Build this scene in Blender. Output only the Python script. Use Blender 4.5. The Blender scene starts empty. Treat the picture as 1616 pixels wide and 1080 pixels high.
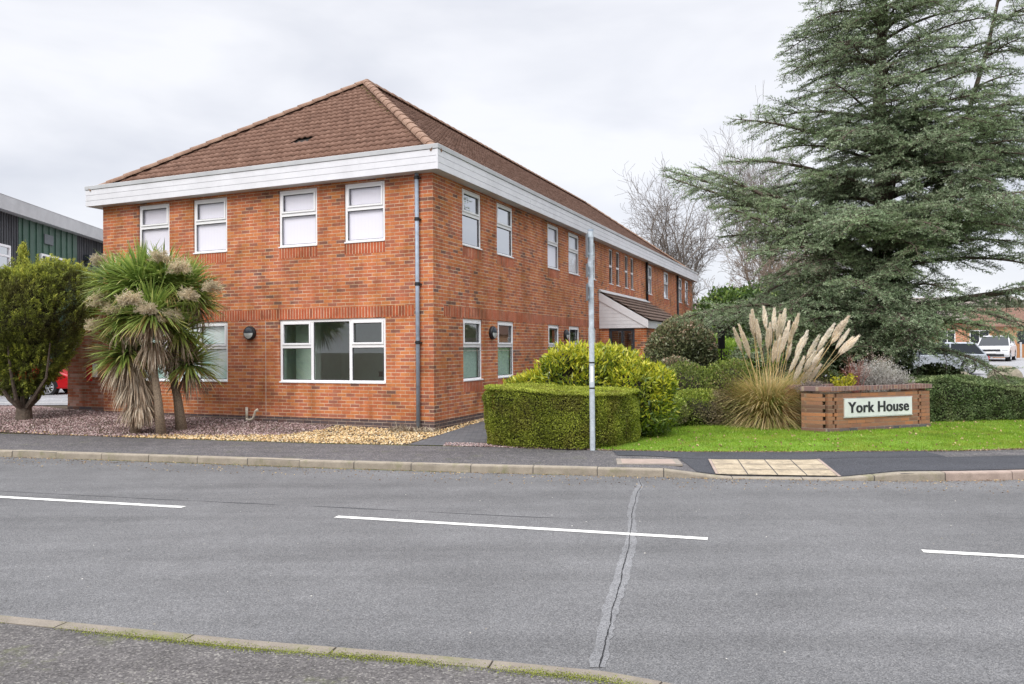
import bpy, bmesh, math, random
import numpy as np
from mathutils import Vector, Matrix
rad = math.radians
SC = bpy.context.scene
COL = SC.collection
# ------------------------------------------------------------------ camera
cd = bpy.data.cameras.new('camera'); cam = bpy.data.objects.new('camera', cd); COL.objects.link(cam)
cd.sensor_width = 36; cd.lens = 36*1240.15/1616; cd.clip_end = 2000; cd.clip_start = .05
cam.location = (0, 0, 1.68)
_p, _r = 8.39331e-3, 7.99310e-3
cam.matrix_world = Matrix.Translation((0, 0, 1.68)) @ Matrix.Rotation(math.pi/2+_p, 4, 'X') @ Matrix.Rotation(-_r, 4, 'Z')
SC.camera = cam
# ------------------------------------------------------------------ sky + sun
W = bpy.data.worlds.new('World'); SC.world = W; W.use_nodes = True
nt = W.node_tree; nt.nodes.clear()
def N(t, k, **kw):
    n = t.nodes.new(k)
    for a, b in kw.items(): setattr(n, a, b)
    return n
SUN_EL, SUN_AZ = rad(42), rad(205)      # azimuth clockwise from +Y
out = N(nt, 'ShaderNodeOutputWorld')
sky = N(nt, 'ShaderNodeTexSky', sky_type='NISHITA', sun_disc=False, sun_elevation=SUN_EL, sun_rotation=SUN_AZ)
bsky = N(nt, 'ShaderNodeBackground'); bsky.inputs[1].default_value = .1
nt.links.new(sky.outputs[0], bsky.inputs[0])
tc = N(nt, 'ShaderNodeTexCoord'); sep = N(nt, 'ShaderNodeSeparateXYZ'); nt.links.new(tc.outputs['Generated'], sep.inputs[0])
# overcast cloud deck: brighter overhead than at the horizon, soft mottling
mp = N(nt, 'ShaderNodeMapping'); mp.inputs['Scale'].default_value = (1.6, 1.6, 5.0); nt.links.new(tc.outputs['Generated'], mp.inputs[0])
nz = N(nt, 'ShaderNodeTexNoise'); nz.inputs['Scale'].default_value = 1.5; nz.inputs['Detail'].default_value = 5; nz.inputs['Roughness'].default_value = .5
nz.inputs['Distortion'].default_value = .25
nt.links.new(mp.outputs[0], nz.inputs[0])
cr = N(nt, 'ShaderNodeValToRGB'); nt.links.new(nz.outputs[0], cr.inputs[0])
cr.color_ramp.elements[0].position = .34; cr.color_ramp.elements[0].color = (.485, .50, .55, 1)
cr.color_ramp.elements[1].position = .60; cr.color_ramp.elements[1].color = (.645, .65, .68, 1)
zen = N(nt, 'ShaderNodeMapRange'); zen.inputs[1].default_value = .40; zen.inputs[2].default_value = 1; zen.inputs[3].default_value = 1.0; zen.inputs[4].default_value = 3.3
nt.links.new(sep.outputs[2], zen.inputs[0])
bcl = N(nt, 'ShaderNodeBackground'); nt.links.new(cr.outputs[0], bcl.inputs[0]); nt.links.new(zen.outputs[0], bcl.inputs[1])
mx = N(nt, 'ShaderNodeMixShader'); mx.inputs[0].default_value = .93
nt.links.new(bsky.outputs[0], mx.inputs[1]); nt.links.new(bcl.outputs[0], mx.inputs[2]); nt.links.new(mx.outputs[0], out.inputs[0])
sd = bpy.data.lights.new('sun', 'SUN'); sd.energy = 1.3; sd.angle = rad(35); sd.color = (1, .96, .9)
so = bpy.data.objects.new('sun', sd); COL.objects.link(so)
_d = Vector((math.sin(SUN_AZ)*math.cos(SUN_EL), math.cos(SUN_AZ)*math.cos(SUN_EL), math.sin(SUN_EL)))
so.rotation_euler = _d.to_track_quat('Z', 'Y').to_euler()
SC.view_settings.view_transform = 'Standard'; SC.view_settings.look = 'None'
SC.view_settings.exposure = 0.64; SC.view_settings.gamma = 1
SC.cycles.max_bounces = 6; SC.cycles.transparent_max_bounces = 12
# ------------------------------------------------------------------ helpers
R = np.random.default_rng(7); random.seed(7)
def tag(o, label=None, cat=None, group=None, kind=None):
    if label: o['label'] = label
    if cat: o['category'] = cat
    if group: o['group'] = group
    if kind: o['kind'] = kind
    return o
def empty(name, loc=(0, 0, 0), rz=0, label=None, cat=None, group=None):
    o = bpy.data.objects.new(name, None); COL.objects.link(o); o.location = loc; o.rotation_euler = (0, 0, rz)
    o.empty_display_size = .3
    return tag(o, label, cat, group)
class MB:
    def __init__(s): s.v = []; s.f = []; s.m = []
    def add(s, vs, fs, mi=0):
        k = len(s.v); s.v += [tuple(map(float, q)) for q in vs]
        for f in fs: s.f.append([k+i for i in f]); s.m.append(mi)
        return s
    def box(s, a, b, mi=0):
        x0, y0, z0 = [min(p, q) for p, q in zip(a, b)]; x1, y1, z1 = [max(p, q) for p, q in zip(a, b)]
        return s.add([(x0, y0, z0), (x1, y0, z0), (x1, y1, z0), (x0, y1, z0), (x0, y0, z1), (x1, y0, z1), (x1, y1, z1), (x0, y1, z1)],
            [(0, 3, 2, 1), (4, 5, 6, 7), (0, 1, 5, 4), (1, 2, 6, 5), (2, 3, 7, 6), (3, 0, 4, 7)], mi)
    def quad(s, *p, mi=0): return s.add(p, [tuple(range(len(p)))], mi)
    def prism(s, poly, z0, z1, mi=0):
        n = len(poly); vs = [(x, y, z0) for x, y in poly]+[(x, y, z1) for x, y in poly]
        return s.add(vs, [tuple(range(n))[::-1], tuple(range(n, 2*n))]+[(i, (i+1) % n, n+(i+1) % n, n+i) for i in range(n)], mi)
    def tube(s, pts, rs, k=8, mi=0, caps=True):
        pts = [Vector(p) for p in pts]; rs = rs if hasattr(rs, '__len__') else [rs]*len(pts)
        rings = []; vs = []; up = None
        for i, p in enumerate(pts):
            t = (pts[min(i+1, len(pts)-1)]-pts[max(i-1, 0)]).normalized()
            if up is None: up = Vector((0, 0, 1)) if abs(t.z) < .9 else Vector((1, 0, 0))
            a = t.cross(up).normalized(); b = t.cross(a).normalized(); up = -b if False else up
            for j in range(k):
                an = 2*math.pi*j/k; vs.append(p+(a*math.cos(an)+b*math.sin(an))*rs[i])
        fs = []
        for i in range(len(pts)-1):
            for j in range(k): fs.append((i*k+j, i*k+(j+1) % k, (i+1)*k+(j+1) % k, (i+1)*k+j))
        if caps: fs += [tuple(range(k))[::-1], tuple(range((len(pts)-1)*k, len(pts)*k))]
        return s.add(vs, fs, mi)
    def build(s, name, mats, parent=None, smooth=False, bevel=0, seg=2):
        me = bpy.data.meshes.new(name); me.from_pydata(s.v, [], s.f)
        for m in (mats if isinstance(mats, (list, tuple)) else [mats]): me.materials.append(m)
        me.polygons.foreach_set('material_index', s.m)
        if smooth: me.polygons.foreach_set('use_smooth', [True]*len(s.f))
        me.update()
        bm = bmesh.new(); bm.from_mesh(me); bmesh.ops.recalc_face_normals(bm, faces=bm.faces)
        if bevel: bmesh.ops.bevel(bm, geom=list(bm.edges), offset=bevel, segments=seg, affect='EDGES', clamp_overlap=True)
        bm.to_mesh(me); bm.free()
        o = bpy.data.objects.new(name, me); COL.objects.link(o); o.parent = parent
        return o
def fast(name, V, F, mat, parent=None, rnd=None, smooth=False):
    V = np.asarray(V, np.float32); F = np.asarray(F, np.int32); m, k = F.shape
    me = bpy.data.meshes.new(name)
    me.vertices.add(len(V)); me.vertices.foreach_set('co', V.ravel())
    me.loops.add(m*k); me.loops.foreach_set('vertex_index', F.ravel())
    me.polygons.add(m); me.polygons.foreach_set('loop_start', np.arange(m, dtype=np.int32)*k)
    if smooth: me.polygons.foreach_set('use_smooth', np.ones(m, bool))
    me.update(calc_edges=True)
    if rnd is not None: me.attributes.new('rnd', 'FLOAT', 'FACE').data.foreach_set('value', np.asarray(rnd, np.float32))
    me.materials.append(mat)
    o = bpy.data.objects.new(name, me); COL.objects.link(o); o.parent = parent
    return o
def unit(v): return v/np.maximum(np.linalg.norm(v, axis=-1, keepdims=True), 1e-9)
def rdir(n): return unit(R.normal(size=(n, 3)))
def leaf_geo(P, D, L, Wd, bend=0.):
    """diamond leaves: (verts, faces)"""
    n = len(P); D = unit(D); S = unit(np.cross(D, rdir(n))); Nn = np.cross(S, D)
    L = np.broadcast_to(np.asarray(L, float), (n,))[:, None]; Wd = np.broadcast_to(np.asarray(Wd, float), (n,))[:, None]
    V = np.stack([P, P+D*L*.45+S*Wd*.5, P+D*L-Nn*L*bend, P+D*L*.45-S*Wd*.5], 1).reshape(-1, 3)
    return V, np.arange(4*n).reshape(n, 4)
def tri_geo(P, D, L, Wd):
    n = len(P); D = unit(D); S = unit(np.cross(D, rdir(n)))
    L = np.broadcast_to(np.asarray(L, float), (n,))[:, None]; Wd = np.broadcast_to(np.asarray(Wd, float), (n,))[:, None]
    V = np.stack([P-S*Wd*.5, P+S*Wd*.5, P+D*L], 1).reshape(-1, 3)
    return V, np.arange(3*n).reshape(n, 3)
def seg_geo(A, B, ra, rb, k=4):
    n = len(A); T = unit(B-A); ref = np.where(np.abs(T[:, 2:3]) < .9, np.array([[0, 0, 1.]]), np.array([[1., 0, 0]]))
    a = unit(np.cross(T, ref)); b = np.cross(T, a)
    an = 2*np.pi*np.arange(k)/k; c = np.cos(an)[None, :, None]; s = np.sin(an)[None, :, None]
    o = a[:, None]*c+b[:, None]*s
    V = np.concatenate([A[:, None]+o*np.asarray(ra)[:, None, None], B[:, None]+o*np.asarray(rb)[:, None, None]], 1).reshape(-1, 3)
    j = np.arange(k); f = np.stack([j, (j+1) % k, (j+1) % k+k, j+k], 1)
    F = (f[None]+(np.arange(n)*2*k)[:, None, None]).reshape(-1, 4)
    return V, F
def merge(parts):
    Vs = []; Fs = []; o = 0
    for V, F in parts: Vs.append(V); Fs.append(F+o); o += len(V)
    return np.concatenate(Vs), np.concatenate(Fs)
def snoise(P, f, seed=0):
    """cheap smooth value noise in numpy, -1..1"""
    r = np.random.default_rng(seed); s = 0
    for i in range(6):
        k = r.normal(size=3)*f; s = s+np.sin(P@k+r.uniform(0, 6.28))
    return s/3.2
# ------------------------------------------------------------------ materials
class NM:
    def __init__(s, name):
        s.m = bpy.data.materials.new(name); s.m.use_nodes = True; s.t = s.m.node_tree
        s.b = s.t.nodes['Principled BSDF']; s.o = s.t.nodes['Material Output']
    def n(s, k, **kw): return N(s.t, k, **kw)
    def l(s, a, b): s.t.links.new(a, b)
    def math(s, op, a, b=None, c=None):
        q = s.n('ShaderNodeMath', operation=op)
        for i, v in enumerate((a, b, c)):
            if v is None: continue
            if isinstance(v, (int, float)): q.inputs[i].default_value = v
            else: s.l(v, q.inputs[i])
        return q.outputs[0]
    def noise(s, scale, detail=4, rough=.5, vec=None, dist=0):
        q = s.n('ShaderNodeTexNoise'); q.inputs['Scale'].default_value = scale; q.inputs['Detail'].default_value = detail
        q.inputs['Roughness'].default_value = rough; q.inputs['Distortion'].default_value = dist
        s.l(vec if vec is not None else s.obj(), q.inputs['Vector']); return q.outputs[0]
    def obj(s):
        if not hasattr(s, '_tc'): s._tc = s.n('ShaderNodeTexCoord')
        return s._tc.outputs['Object']
    def ramp(s, fac, stops, interp='LINEAR'):
        q = s.n('ShaderNodeValToRGB'); q.color_ramp.interpolation = interp
        e = q.color_ramp.elements
        while len(e) < len(stops): e.new(.5)
        for i, (p, c) in enumerate(stops):
            e[i].position = p; e[i].color = (*c, 1) if hasattr(c, '__len__') else (c, c, c, 1)
        s.l(fac, q.inputs[0]); return q.outputs[0]
    def mix(s, f, a, b, mode='MIX'):
        q = s.n('ShaderNodeMix', data_type='RGBA', blend_type=mode)
        for i, v in ((0, f), (6, a), (7, b)):
            if isinstance(v, (int, float)): q.inputs[i].default_value = v
            elif isinstance(v, tuple): q.inputs[i].default_value = (*v, 1)
            else: s.l(v, q.inputs[i])
        return q.outputs[2]
    def bump(s, h, st=.5, dist=.01):
        q = s.n('ShaderNodeBump'); q.inputs['Strength'].default_value = st; q.inputs['Distance'].default_value = dist
        s.l(h, q.inputs['Height']); s.l(q.outputs[0], s.b.inputs['Normal'])
    def col(s, c):
        if isinstance(c, tuple): s.b.inputs['Base Color'].default_value = (*c, 1)
        else: s.l(c, s.b.inputs['Base Color'])
    def done(s, rough=.8, metal=0., spec=None):
        if isinstance(rough, (int, float)): s.b.inputs['Roughness'].default_value = rough
        else: s.l(rough, s.b.inputs['Roughness'])
        s.b.inputs['Metallic'].default_value = metal
        if spec is not None: s.b.inputs['Specular IOR Level'].default_value = spec
        return s.m
def plain(name, c, rough=.6, metal=0., var=.12, scale=8, bump=0., bs=60, spec=None):
    m = NM(name); f = m.noise(scale, 5, .6)
    lo = tuple(max(0, v*(1-var)) for v in c); hi = tuple(min(1, v*(1+var)) for v in c)
    m.col(m.ramp(f, [(.3, lo), (.7, hi)]))
    if bump: m.bump(m.noise(bs, 3), bump, .005)
    return m.done(rough, metal, spec)
def brick(name, cols, mortar=(.78, .62, .46), soldier=False, stain=True, bw=.225, bh=.075, joint=.0145, dark=.0):
    m = NM(name); sx = m.n('ShaderNodeSeparateXYZ'); m.l(m.obj(), sx.inputs[0])
    h = m.math('ADD', sx.outputs[0], sx.outputs[1]); z = sx.outputs[2]
    u, v = (z, h) if soldier else (h, z)
    row = m.math('FLOOR', m.math('DIVIDE', v, bh))
    off = 0. if soldier else .5
    uu = m.math('ADD', m.math('DIVIDE', u, bw), m.math('MULTIPLY', m.math('PINGPONG', row, 1.), off))
    if soldier: uu = m.math('ADD', uu, .35)
    colm = m.math('FLOOR', uu)
    fu = m.math('FRACT', uu); fv = m.math('FRACT', m.math('DIVIDE', v, bh))
    du = m.math('MULTIPLY', m.math('MINIMUM', fu, m.math('SUBTRACT', 1., fu)), bw)
    dv = m.math('MULTIPLY', m.math('MINIMUM', fv, m.math('SUBTRACT', 1., fv)), bh)
    du = m.math('ADD', m.math('MULTIPLY', du, 0), 1.) if soldier else m.math('MULTIPLY', du, 1.55)
    d = m.math('MINIMUM', du, dv)
    wob = m.noise(45, 2); d = m.math('ADD', d, m.math('MULTIPLY', m.math('SUBTRACT', wob, .5), .005))
    mask = m.math('LESS_THAN', d, joint*.5)
    cv = m.n('ShaderNodeCombineXYZ'); m.l(colm, cv.inputs[0]); m.l(row, cv.inputs[1])
    wn = m.n('ShaderNodeTexWhiteNoise', noise_dimensions='2D'); m.l(cv.outputs[0], wn.inputs['Vector'])
    # big patches shift the mix of brick colours
    big = m.noise(.55, 3, .6)
    fac = m.math('ADD', m.math('MULTIPLY', wn.outputs['Value'], .80), m.math('MULTIPLY', m.math('SUBTRACT', big, .40), .95))
    n = len(cols); c = m.ramp(fac, [(i/(n-1)*.9+.05, q) for i, q in enumerate(cols)])
    fine = m.noise(70, 4, .7); c = m.mix(.5, c, m.ramp(fine, [(.3, .65), (.7, 1.5)]), 'MULTIPLY')
    mo = m.mix(m.ramp(m.noise(3.5, 5, .7), [(.35, 0.), (.65, 1.)]), mortar, tuple(x*q for x, q in zip(mortar, (.62, .42, .36))))
    c = m.mix(mask, c, mo)
    if stain:
        st = m.ramp(m.noise(1.1, 6, .65), [(.36, (.62, .60, .46)), (.56, (1, 1, 1))]); c = m.mix(.8, c, st, 'MULTIPLY')
        ms = m.n('ShaderNodeMapping'); ms.inputs['Scale'].default_value = (2.2, 2.2, .22); m.l(m.obj(), ms.inputs[0])
        c = m.mix(.55, c, m.ramp(m.noise(1.6, 5, .6, vec=ms.outputs[0]), [(.34, (.66, .62, .56)), (.52, (1, 1, 1)), (.72, (1.08, 1.05, 1.0))]), 'MULTIPLY')
        eff = m.ramp(m.noise(2.3, 5, .7), [(.6, 0.), (.8, .22)]); c = m.mix(eff, c, (.62, .42, .30))
    m.col(c); hgt = m.math('ADD', m.math('MULTIPLY', m.math('SUBTRACT', 1., mask), 1.), m.math('MULTIPLY', fine, .5))
    m.bump(hgt, .6, .006)
    return m.done(.85, spec=.25)
RED = [(.21, .11, .09), (.38, .135, .085), (.49, .15, .077), (.54, .165, .07), (.58, .20, .076), (.60, .225, .082), (.55, .17, .073), (.46, .145, .077), (.34, .125, .08)]
M_brick = brick('brick', RED)
M_sold = brick('soldier_brick', [(.30, .09, .05), (.48, .11, .05), (.52, .13, .055), (.40, .12, .07)], soldier=True)
M_plinth = brick('plinth_brick', [(.07, .05, .05), (.12, .085, .08), (.09, .075, .08), (.15, .08, .065)], mortar=(.42, .36, .30), stain=False)
M_wing = brick('wing_brick', [(.35, .12, .08), (.45, .14, .07), (.55, .33, .27), (.42, .13, .07), (.50, .22, .15)], mortar=(.5, .42, .34))
M_signbrick = brick('sign_brick', [(.16, .09, .065), (.26, .13, .08), (.33, .16, .09), (.25, .125, .085), (.40, .17, .08), (.29, .15, .10)], mortar=(.30, .22, .16), stain=False)
M_coping = brick('coping_brick', [(.14, .09, .09), (.25, .13, .11), (.18, .13, .14), (.32, .17, .12)], mortar=(.42, .36, .30), soldier=True, stain=False)
M_bluebrick = brick('blue_brick', [(.07, .07, .085), (.12, .10, .11), (.22, .11, .08), (.10, .11, .12)], mortar=(.3, .26, .22), stain=False)
def white_mat(name, c, dirt=.1, rough=.45):
    m = NM(name); f = m.ramp(m.noise(1.7, 6, .65), [(.35, 1-dirt*1.6), (.62, 1.)]); g = m.ramp(m.noise(23, 4, .7), [(.3, 1-dirt*.6), (.7, 1.)])
    m.col(m.mix(1., m.mix(1., c, f, 'MULTIPLY'), g, 'MULTIPLY')); return m.done(rough)
M_upvc = white_mat('white_plastic', (.90, .90, .91), .03, .35)
M_fascia = white_mat('fascia_plastic', (.80, .80, .83), .07, .45)
M_cap = white_mat('grey_trim', (.55, .56, .57), .10, .5)
M_soffit = white_mat('soffit', (.60, .58, .57), .10, .7)
M_gasket = plain('gasket', (.03, .03, .035), .6)
M_black = plain('black_metal', (.016, .017, .02), .4)
M_anth = plain('anthracite_frame', (.035, .043, .055), .4)
M_pipe = plain('grey_plastic_pipe', (.30, .355, .43), .4, var=.2)
M_cream = plain('cream_plastic', (.62, .56, .45), .5)
M_galv = plain('galvanised_steel', (.50, .555, .60), .5, .1, var=.22, scale=14)
M_mint = plain('mint_wall', (.62, .80, .67), .9, var=.04)
M_inwall = plain('inner_wall', (.62, .66, .62), .9, var=.05)
M_carpet = plain('carpet', (.10, .11, .13), 1, var=.2)
M_blind = NM('blind'); _s = M_blind.n('ShaderNodeSeparateXYZ'); M_blind.l(M_blind.obj(), _s.inputs[0])
_h = M_blind.math('FRACT', M_blind.math('MULTIPLY', M_blind.math('ADD', _s.outputs[0], _s.outputs[1]), 11.3))
M_blind.col(M_blind.ramp(_h, [(.0, (.85, .83, .91)), (.12, (.88, .86, .93)), (.9, (.875, .855, .925)), (1, (.85, .83, .91))])); M_blind = M_blind.done(.9)
def glass(name, ior=1.75, tint=(.86, .92, .89)):
    m = NM(name); m.t.nodes.remove(m.b)
    lw = m.n('ShaderNodeLayerWeight'); lw.inputs[0].default_value = .5; F0 = 2*((ior-1)/(ior+1))**2
    fac_ = m.math('ADD', F0, m.math('MULTIPLY', m.math('POWER', lw.outputs['Facing'], 4.), 1-F0))
    tr = m.n('ShaderNodeBsdfTransparent'); tr.inputs[0].default_value = (*tint, 1)
    gl = m.n('ShaderNodeBsdfGlossy'); gl.inputs['Roughness'].default_value = .0; gl.inputs['Color'].default_value = (.95, .97, 1, 1)
    bp = m.n('ShaderNodeBump'); bp.inputs['Strength'].default_value = .04; bp.inputs['Distance'].default_value = .02; m.l(m.noise(1.3, 1), bp.inputs['Height']); m.l(bp.outputs[0], gl.inputs['Normal'])
    mxx = m.n('ShaderNodeMixShader'); m.l(fac_, mxx.inputs[0]); m.l(tr.outputs[0], mxx.inputs[1]); m.l(gl.outputs[0], mxx.inputs[2])
    m.l(mxx.outputs[0], m.o.inputs[0]); return m.m
M_glass = glass('window_glass', 1.75, (.95, .97, .96)); M_glass2 = glass('reflective_window_glass', 3.2, (.6, .65, .65)); M_glass3 = glass('blind_window_glass', 1.5, (.985, .985, .99))
def tile_mat(name, a, b, c):
    m = NM(name)
    s = m.noise(3.3, 6, .7); f = m.noise(28, 4, .7)
    q = m.ramp(s, [(.3, a), (.5, b), (.7, c)]); q = m.mix(.55, q, m.ramp(f, [(.3, .5), (.7, 1.4)]), 'MULTIPLY')
    lic = m.ramp(m.noise(9, 5, .75), [(.66, 0.), (.74, .5)]); q = m.mix(lic, q, (.30, .27, .20))
    m.col(q); m.bump(f, .4, .005); return m.done(.9, spec=.2)
M_tile = tile_mat('roof_tile', (.125, .072, .052), (.19, .108, .078), (.255, .155, .115))
M_ridge = tile_mat('ridge_tile', (.20, .12, .085), (.28, .175, .125), (.35, .235, .17))
M_ptile = tile_mat('porch_tile', (.13, .09, .075), (.18, .125, .10), (.23, .17, .14))
def asphalt(name, base, speck, moss=0., sc=90, light=.25, bump=.6, crack=False):
    m = NM(name)
    v = m.n('ShaderNodeTexVoronoi'); v.inputs['Scale'].default_value = sc; m.l(m.obj(), v.inputs['Vector'])
    sp = m.n('ShaderNodeSeparateColor'); m.l(v.outputs['Color'], sp.inputs[0])
    c = m.ramp(sp.outputs[0], [(0, tuple(x*.55 for x in base)), (.5, base), (.86, tuple(x*1.3 for x in base)), (.93, speck)])
    big = m.ramp(m.noise(.45, 6, .62), [(.3, .84), (.7, 1.13)]); c = m.mix(1., c, big, 'MULTIPLY')
    mr = m.n('ShaderNodeMapping'); mr.inputs['Rotation'].default_value = (0, 0, rad(16)); mr.inputs['Scale'].default_value = (.10, 1.5, 1); m.l(m.obj(), mr.inputs[0])
    c = m.mix(1., c, m.ramp(m.noise(1.2, 4, .6, vec=mr.outputs[0]), [(.32, .84), (.52, 1.), (.7, 1.10)]), 'MULTIPLY')
    c = m.mix(m.ramp(m.noise(1.7, 3, .5, dist=1.2), [(.68, 0.), (.76, .28)]), c, tuple(x*.55 for x in base))
    mid = m.ramp(m.noise(4, 5, .7), [(.25, 1-light), (.75, 1+light*.6)]); c = m.mix(1., c, mid, 'MULTIPLY')
    if moss:
        k = m.math('MULTIPLY', m.ramp(m.noise(2.2, 7, .75), [(.56, 0.), (.70, 1.)]), moss); c = m.mix(k, c, (.13, .15, .03))
    m.col(c); m.bump(m.math('ADD', v.outputs['Distance'], m.noise(sc*.6, 3)), bump, .006); return m.done(.8, spec=.3)
M_road = asphalt('road_asphalt', (.148, .147, .149), (.24, .235, .23), sc=150, light=.12, bump=.4)
M_pave = asphalt('pavement_asphalt', (.115, .108, .112), (.26, .24, .22), moss=.3, sc=70, light=.3)
M_pave_near = asphalt('near_pavement_asphalt', (.125, .116, .112), (.25, .235, .215), moss=.45, sc=95, light=.25, bump=.8)
M_patch = asphalt('fresh_asphalt', (.060, .062, .072), (.12, .12, .13), sc=140, light=.1)
M_carpark = asphalt('pale_asphalt', (.34, .34, .35), (.42, .41, .40), sc=30, light=.1)
M_path = NM('paving_brick'); _br = M_path.n('ShaderNodeTexBrick'); _br.inputs['Scale'].default_value = 1; _br.inputs['Brick Width'].default_value = .2; _br.inputs['Row Height'].default_value = .1
_br.inputs['Mortar Size'].default_value = .006; _br.inputs['Color1'].default_value = (.085, .088, .10, 1); _br.inputs['Color2'].default_value = (.13, .13, .14, 1); _br.inputs['Mortar'].default_value = (.05, .055, .04, 1)
M_path.l(M_path.obj(), _br.inputs[0]); M_path.col(M_path.mix(.4, _br.outputs[0], M_path.ramp(M_path.noise(5, 5), [(.3, .6), (.7, 1.3)]), 'MULTIPLY')); M_path = M_path.done(.75)
def concrete(name, c, moss=.5):
    m = NM(name); a = m.ramp(m.noise(5, 6, .7), [(.3, tuple(x*.72 for x in c)), (.7, tuple(x*1.12 for x in c))])
    a = m.mix(.5, a, m.ramp(m.noise(110, 3, .7), [(.3, .6), (.7, 1.35)]), 'MULTIPLY')
    if moss: a = m.mix(m.math('MULTIPLY', m.ramp(m.noise(3.1, 7, .75), [(.52, 0.), (.68, 1.)]), moss), a, (.14, .15, .04))
    m.col(a); m.bump(m.noise(90, 4), .5, .005); return m.done(.9)
M_kerb = concrete('kerb_concrete', (.33, .285, .225), .6)
M_kerb3 = concrete('weathered_kerb_concrete', (.25, .215, .175), .75)
M_kerb2 = concrete('pink_kerb_concrete', (.40, .31, .26), .15)
M_moss = NM('moss'); M_moss.col(M_moss.ramp(M_moss.noise(14, 5), [(.3, (.09, .10, .02)), (.7, (.26, .30, .03))])); M_moss.bump(M_moss.noise(80, 4), 1, .01); M_moss = M_moss.done(1)
M_paint = NM('road_paint'); M_paint.col(M_paint.mix(M_paint.ramp(M_paint.noise(30, 6, .75), [(.54, 0.), (.66, .75)]), (.72, .71, .67), (.28, .28, .28))); M_paint.bump(M_paint.noise(120, 3), .4, .003); M_paint = M_paint.done(.7)
M_seal = asphalt('crack_seal', (.215, .215, .22), (.28, .28, .28), sc=140, light=.1)
M_dark = plain('dark_crack', (.012, .012, .014), .9)
M_joint = plain('asphalt_joint', (.06, .06, .065), .9)
M_soil = NM('soil'); M_soil.col(M_soil.ramp(M_soil.noise(7, 7, .7), [(.3, (.05, .035, .022)), (.7, (.13, .095, .06))])); M_soil.bump(M_soil.noise(40, 5), 1, .03); M_soil = M_soil.done(1)
M_tact = NM('tactile'); _v = M_tact.n('ShaderNodeTexVoronoi'); _v.inputs['Scale'].default_value = 15; _v.inputs['Randomness'].default_value = 0; M_tact.l(M_tact.obj(), _v.inputs['Vector'])
M_tact.col(M_tact.mix(.7, M_tact.ramp(M_tact.noise(5, 6, .75), [(.32, (.25, .21, .16)), (.5, (.44, .36, .25)), (.68, (.56, .47, .34))]), M_tact.ramp(M_tact.noise(60, 4, .8), [(.35, .62), (.65, 1.2)]), 'MULTIPLY'))
M_tact.bump(M_tact.ramp(_v.outputs['Distance'], [(.2, 1.), (.34, 0.)]), .8, .006); M_tact = M_tact.done(.9)
def leafmat(name, stops, transl=.3, rough=.55, patch=None, patch_amt=.0, ns=1.5, spec=.3):
    m = NM(name); at = m.n('ShaderNodeAttribute', attribute_name='rnd')
    c = m.ramp(at.outputs['Fac'], stops)
    c = m.mix(1., c, m.ramp(m.noise(ns, 4, .6), [(.3, .72), (.7, 1.22)]), 'MULTIPLY')
    if patch: c = m.mix(m.math('MULTIPLY', m.ramp(m.noise(ns*.8, 4, .6, dist=.3), [(.5, 0.), (.62, 1.)]), patch_amt), c, patch)
    m.col(c); m.done(rough, spec=spec)
    if transl:
        t = m.n('ShaderNodeBsdfTranslucent'); m.l(c, t.inputs[0]); x = m.n('ShaderNodeMixShader'); x.inputs[0].default_value = transl
        m.l(m.b.outputs[0], x.inputs[1]); m.l(t.outputs[0], x.inputs[2]); m.l(x.outputs[0], m.o.inputs[0])
    return m.m
M_bark = NM('bark'); M_bark.col(M_bark.ramp(M_bark.noise(14, 6, .7), [(.3, (.06, .045, .035)), (.7, (.17, .13, .10))])); M_bark.bump(M_bark.noise(25, 5), 1, .02); M_bark = M_bark.done(.95)
M_palebark = NM('pale_bark'); M_palebark.col(M_palebark.ramp(M_palebark.noise(5, 6, .7), [(.3, (.11, .092, .078)), (.7, (.26, .225, .195))])); M_palebark = M_palebark.done(.95)
# ------------------------------------------------------------------ lines of the street, in metres
KX = [-60, -16, -12, -8.83, -5.17, -2.98, -1.11, .54, 1.29, 2.11, 2.84, 4.36, 5.13, 5.93, 6.77, 8, 10, 14, 20, 60]
KY = [27.5, 15.5, 14.42, 13.54, 12.59, 11.97, 11.5, 11.16, 11.0, 10.85, 10.68, 10.47, 10.38, 10.37, 10.43, 10.56, 10.9, 11.9, 14, 34]
BX = [-60, -16, -10.7, -8.3, -6.1, -3.5, -1.9, -.54, .43, 1.56, 2.94, 4.43, 5.93, 7.14, 8.2, 10, 14, 20, 60]
BY = [31, 18.1, 16.4, 15.64, 14.95, 14.18, 13.79, 13.5, 13.15, 12.87, 12.57, 12.48, 12.46, 12.47, 12.62, 13.0, 14.1, 16.3, 37]
kerb_y = lambda x: np.interp(x, KX, KY)
back_y = lambda x: np.interp(x, BX, BY)
kerb_z = lambda x: np.interp(x, [2.08, 2.86, 4.36, 5.15], [0, -.09, -.09, 0])
RZ = -.11
TH = .3993186; CX, CY = -1.59833, 16.02516
fac_y = lambda x: CY+(CX-x)*math.tan(TH)
def tz(x, y):
    x = np.asarray(x, float); y = np.asarray(y, float)
    l = np.clip((y-16)/4, 0, 1)*.2
    r = .62*np.clip((y-19)/32, 0, 1.25)+.0*x
    w = np.clip((x+2)/3, 0, 1)
    return l*(1-w)+r*w
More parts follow.
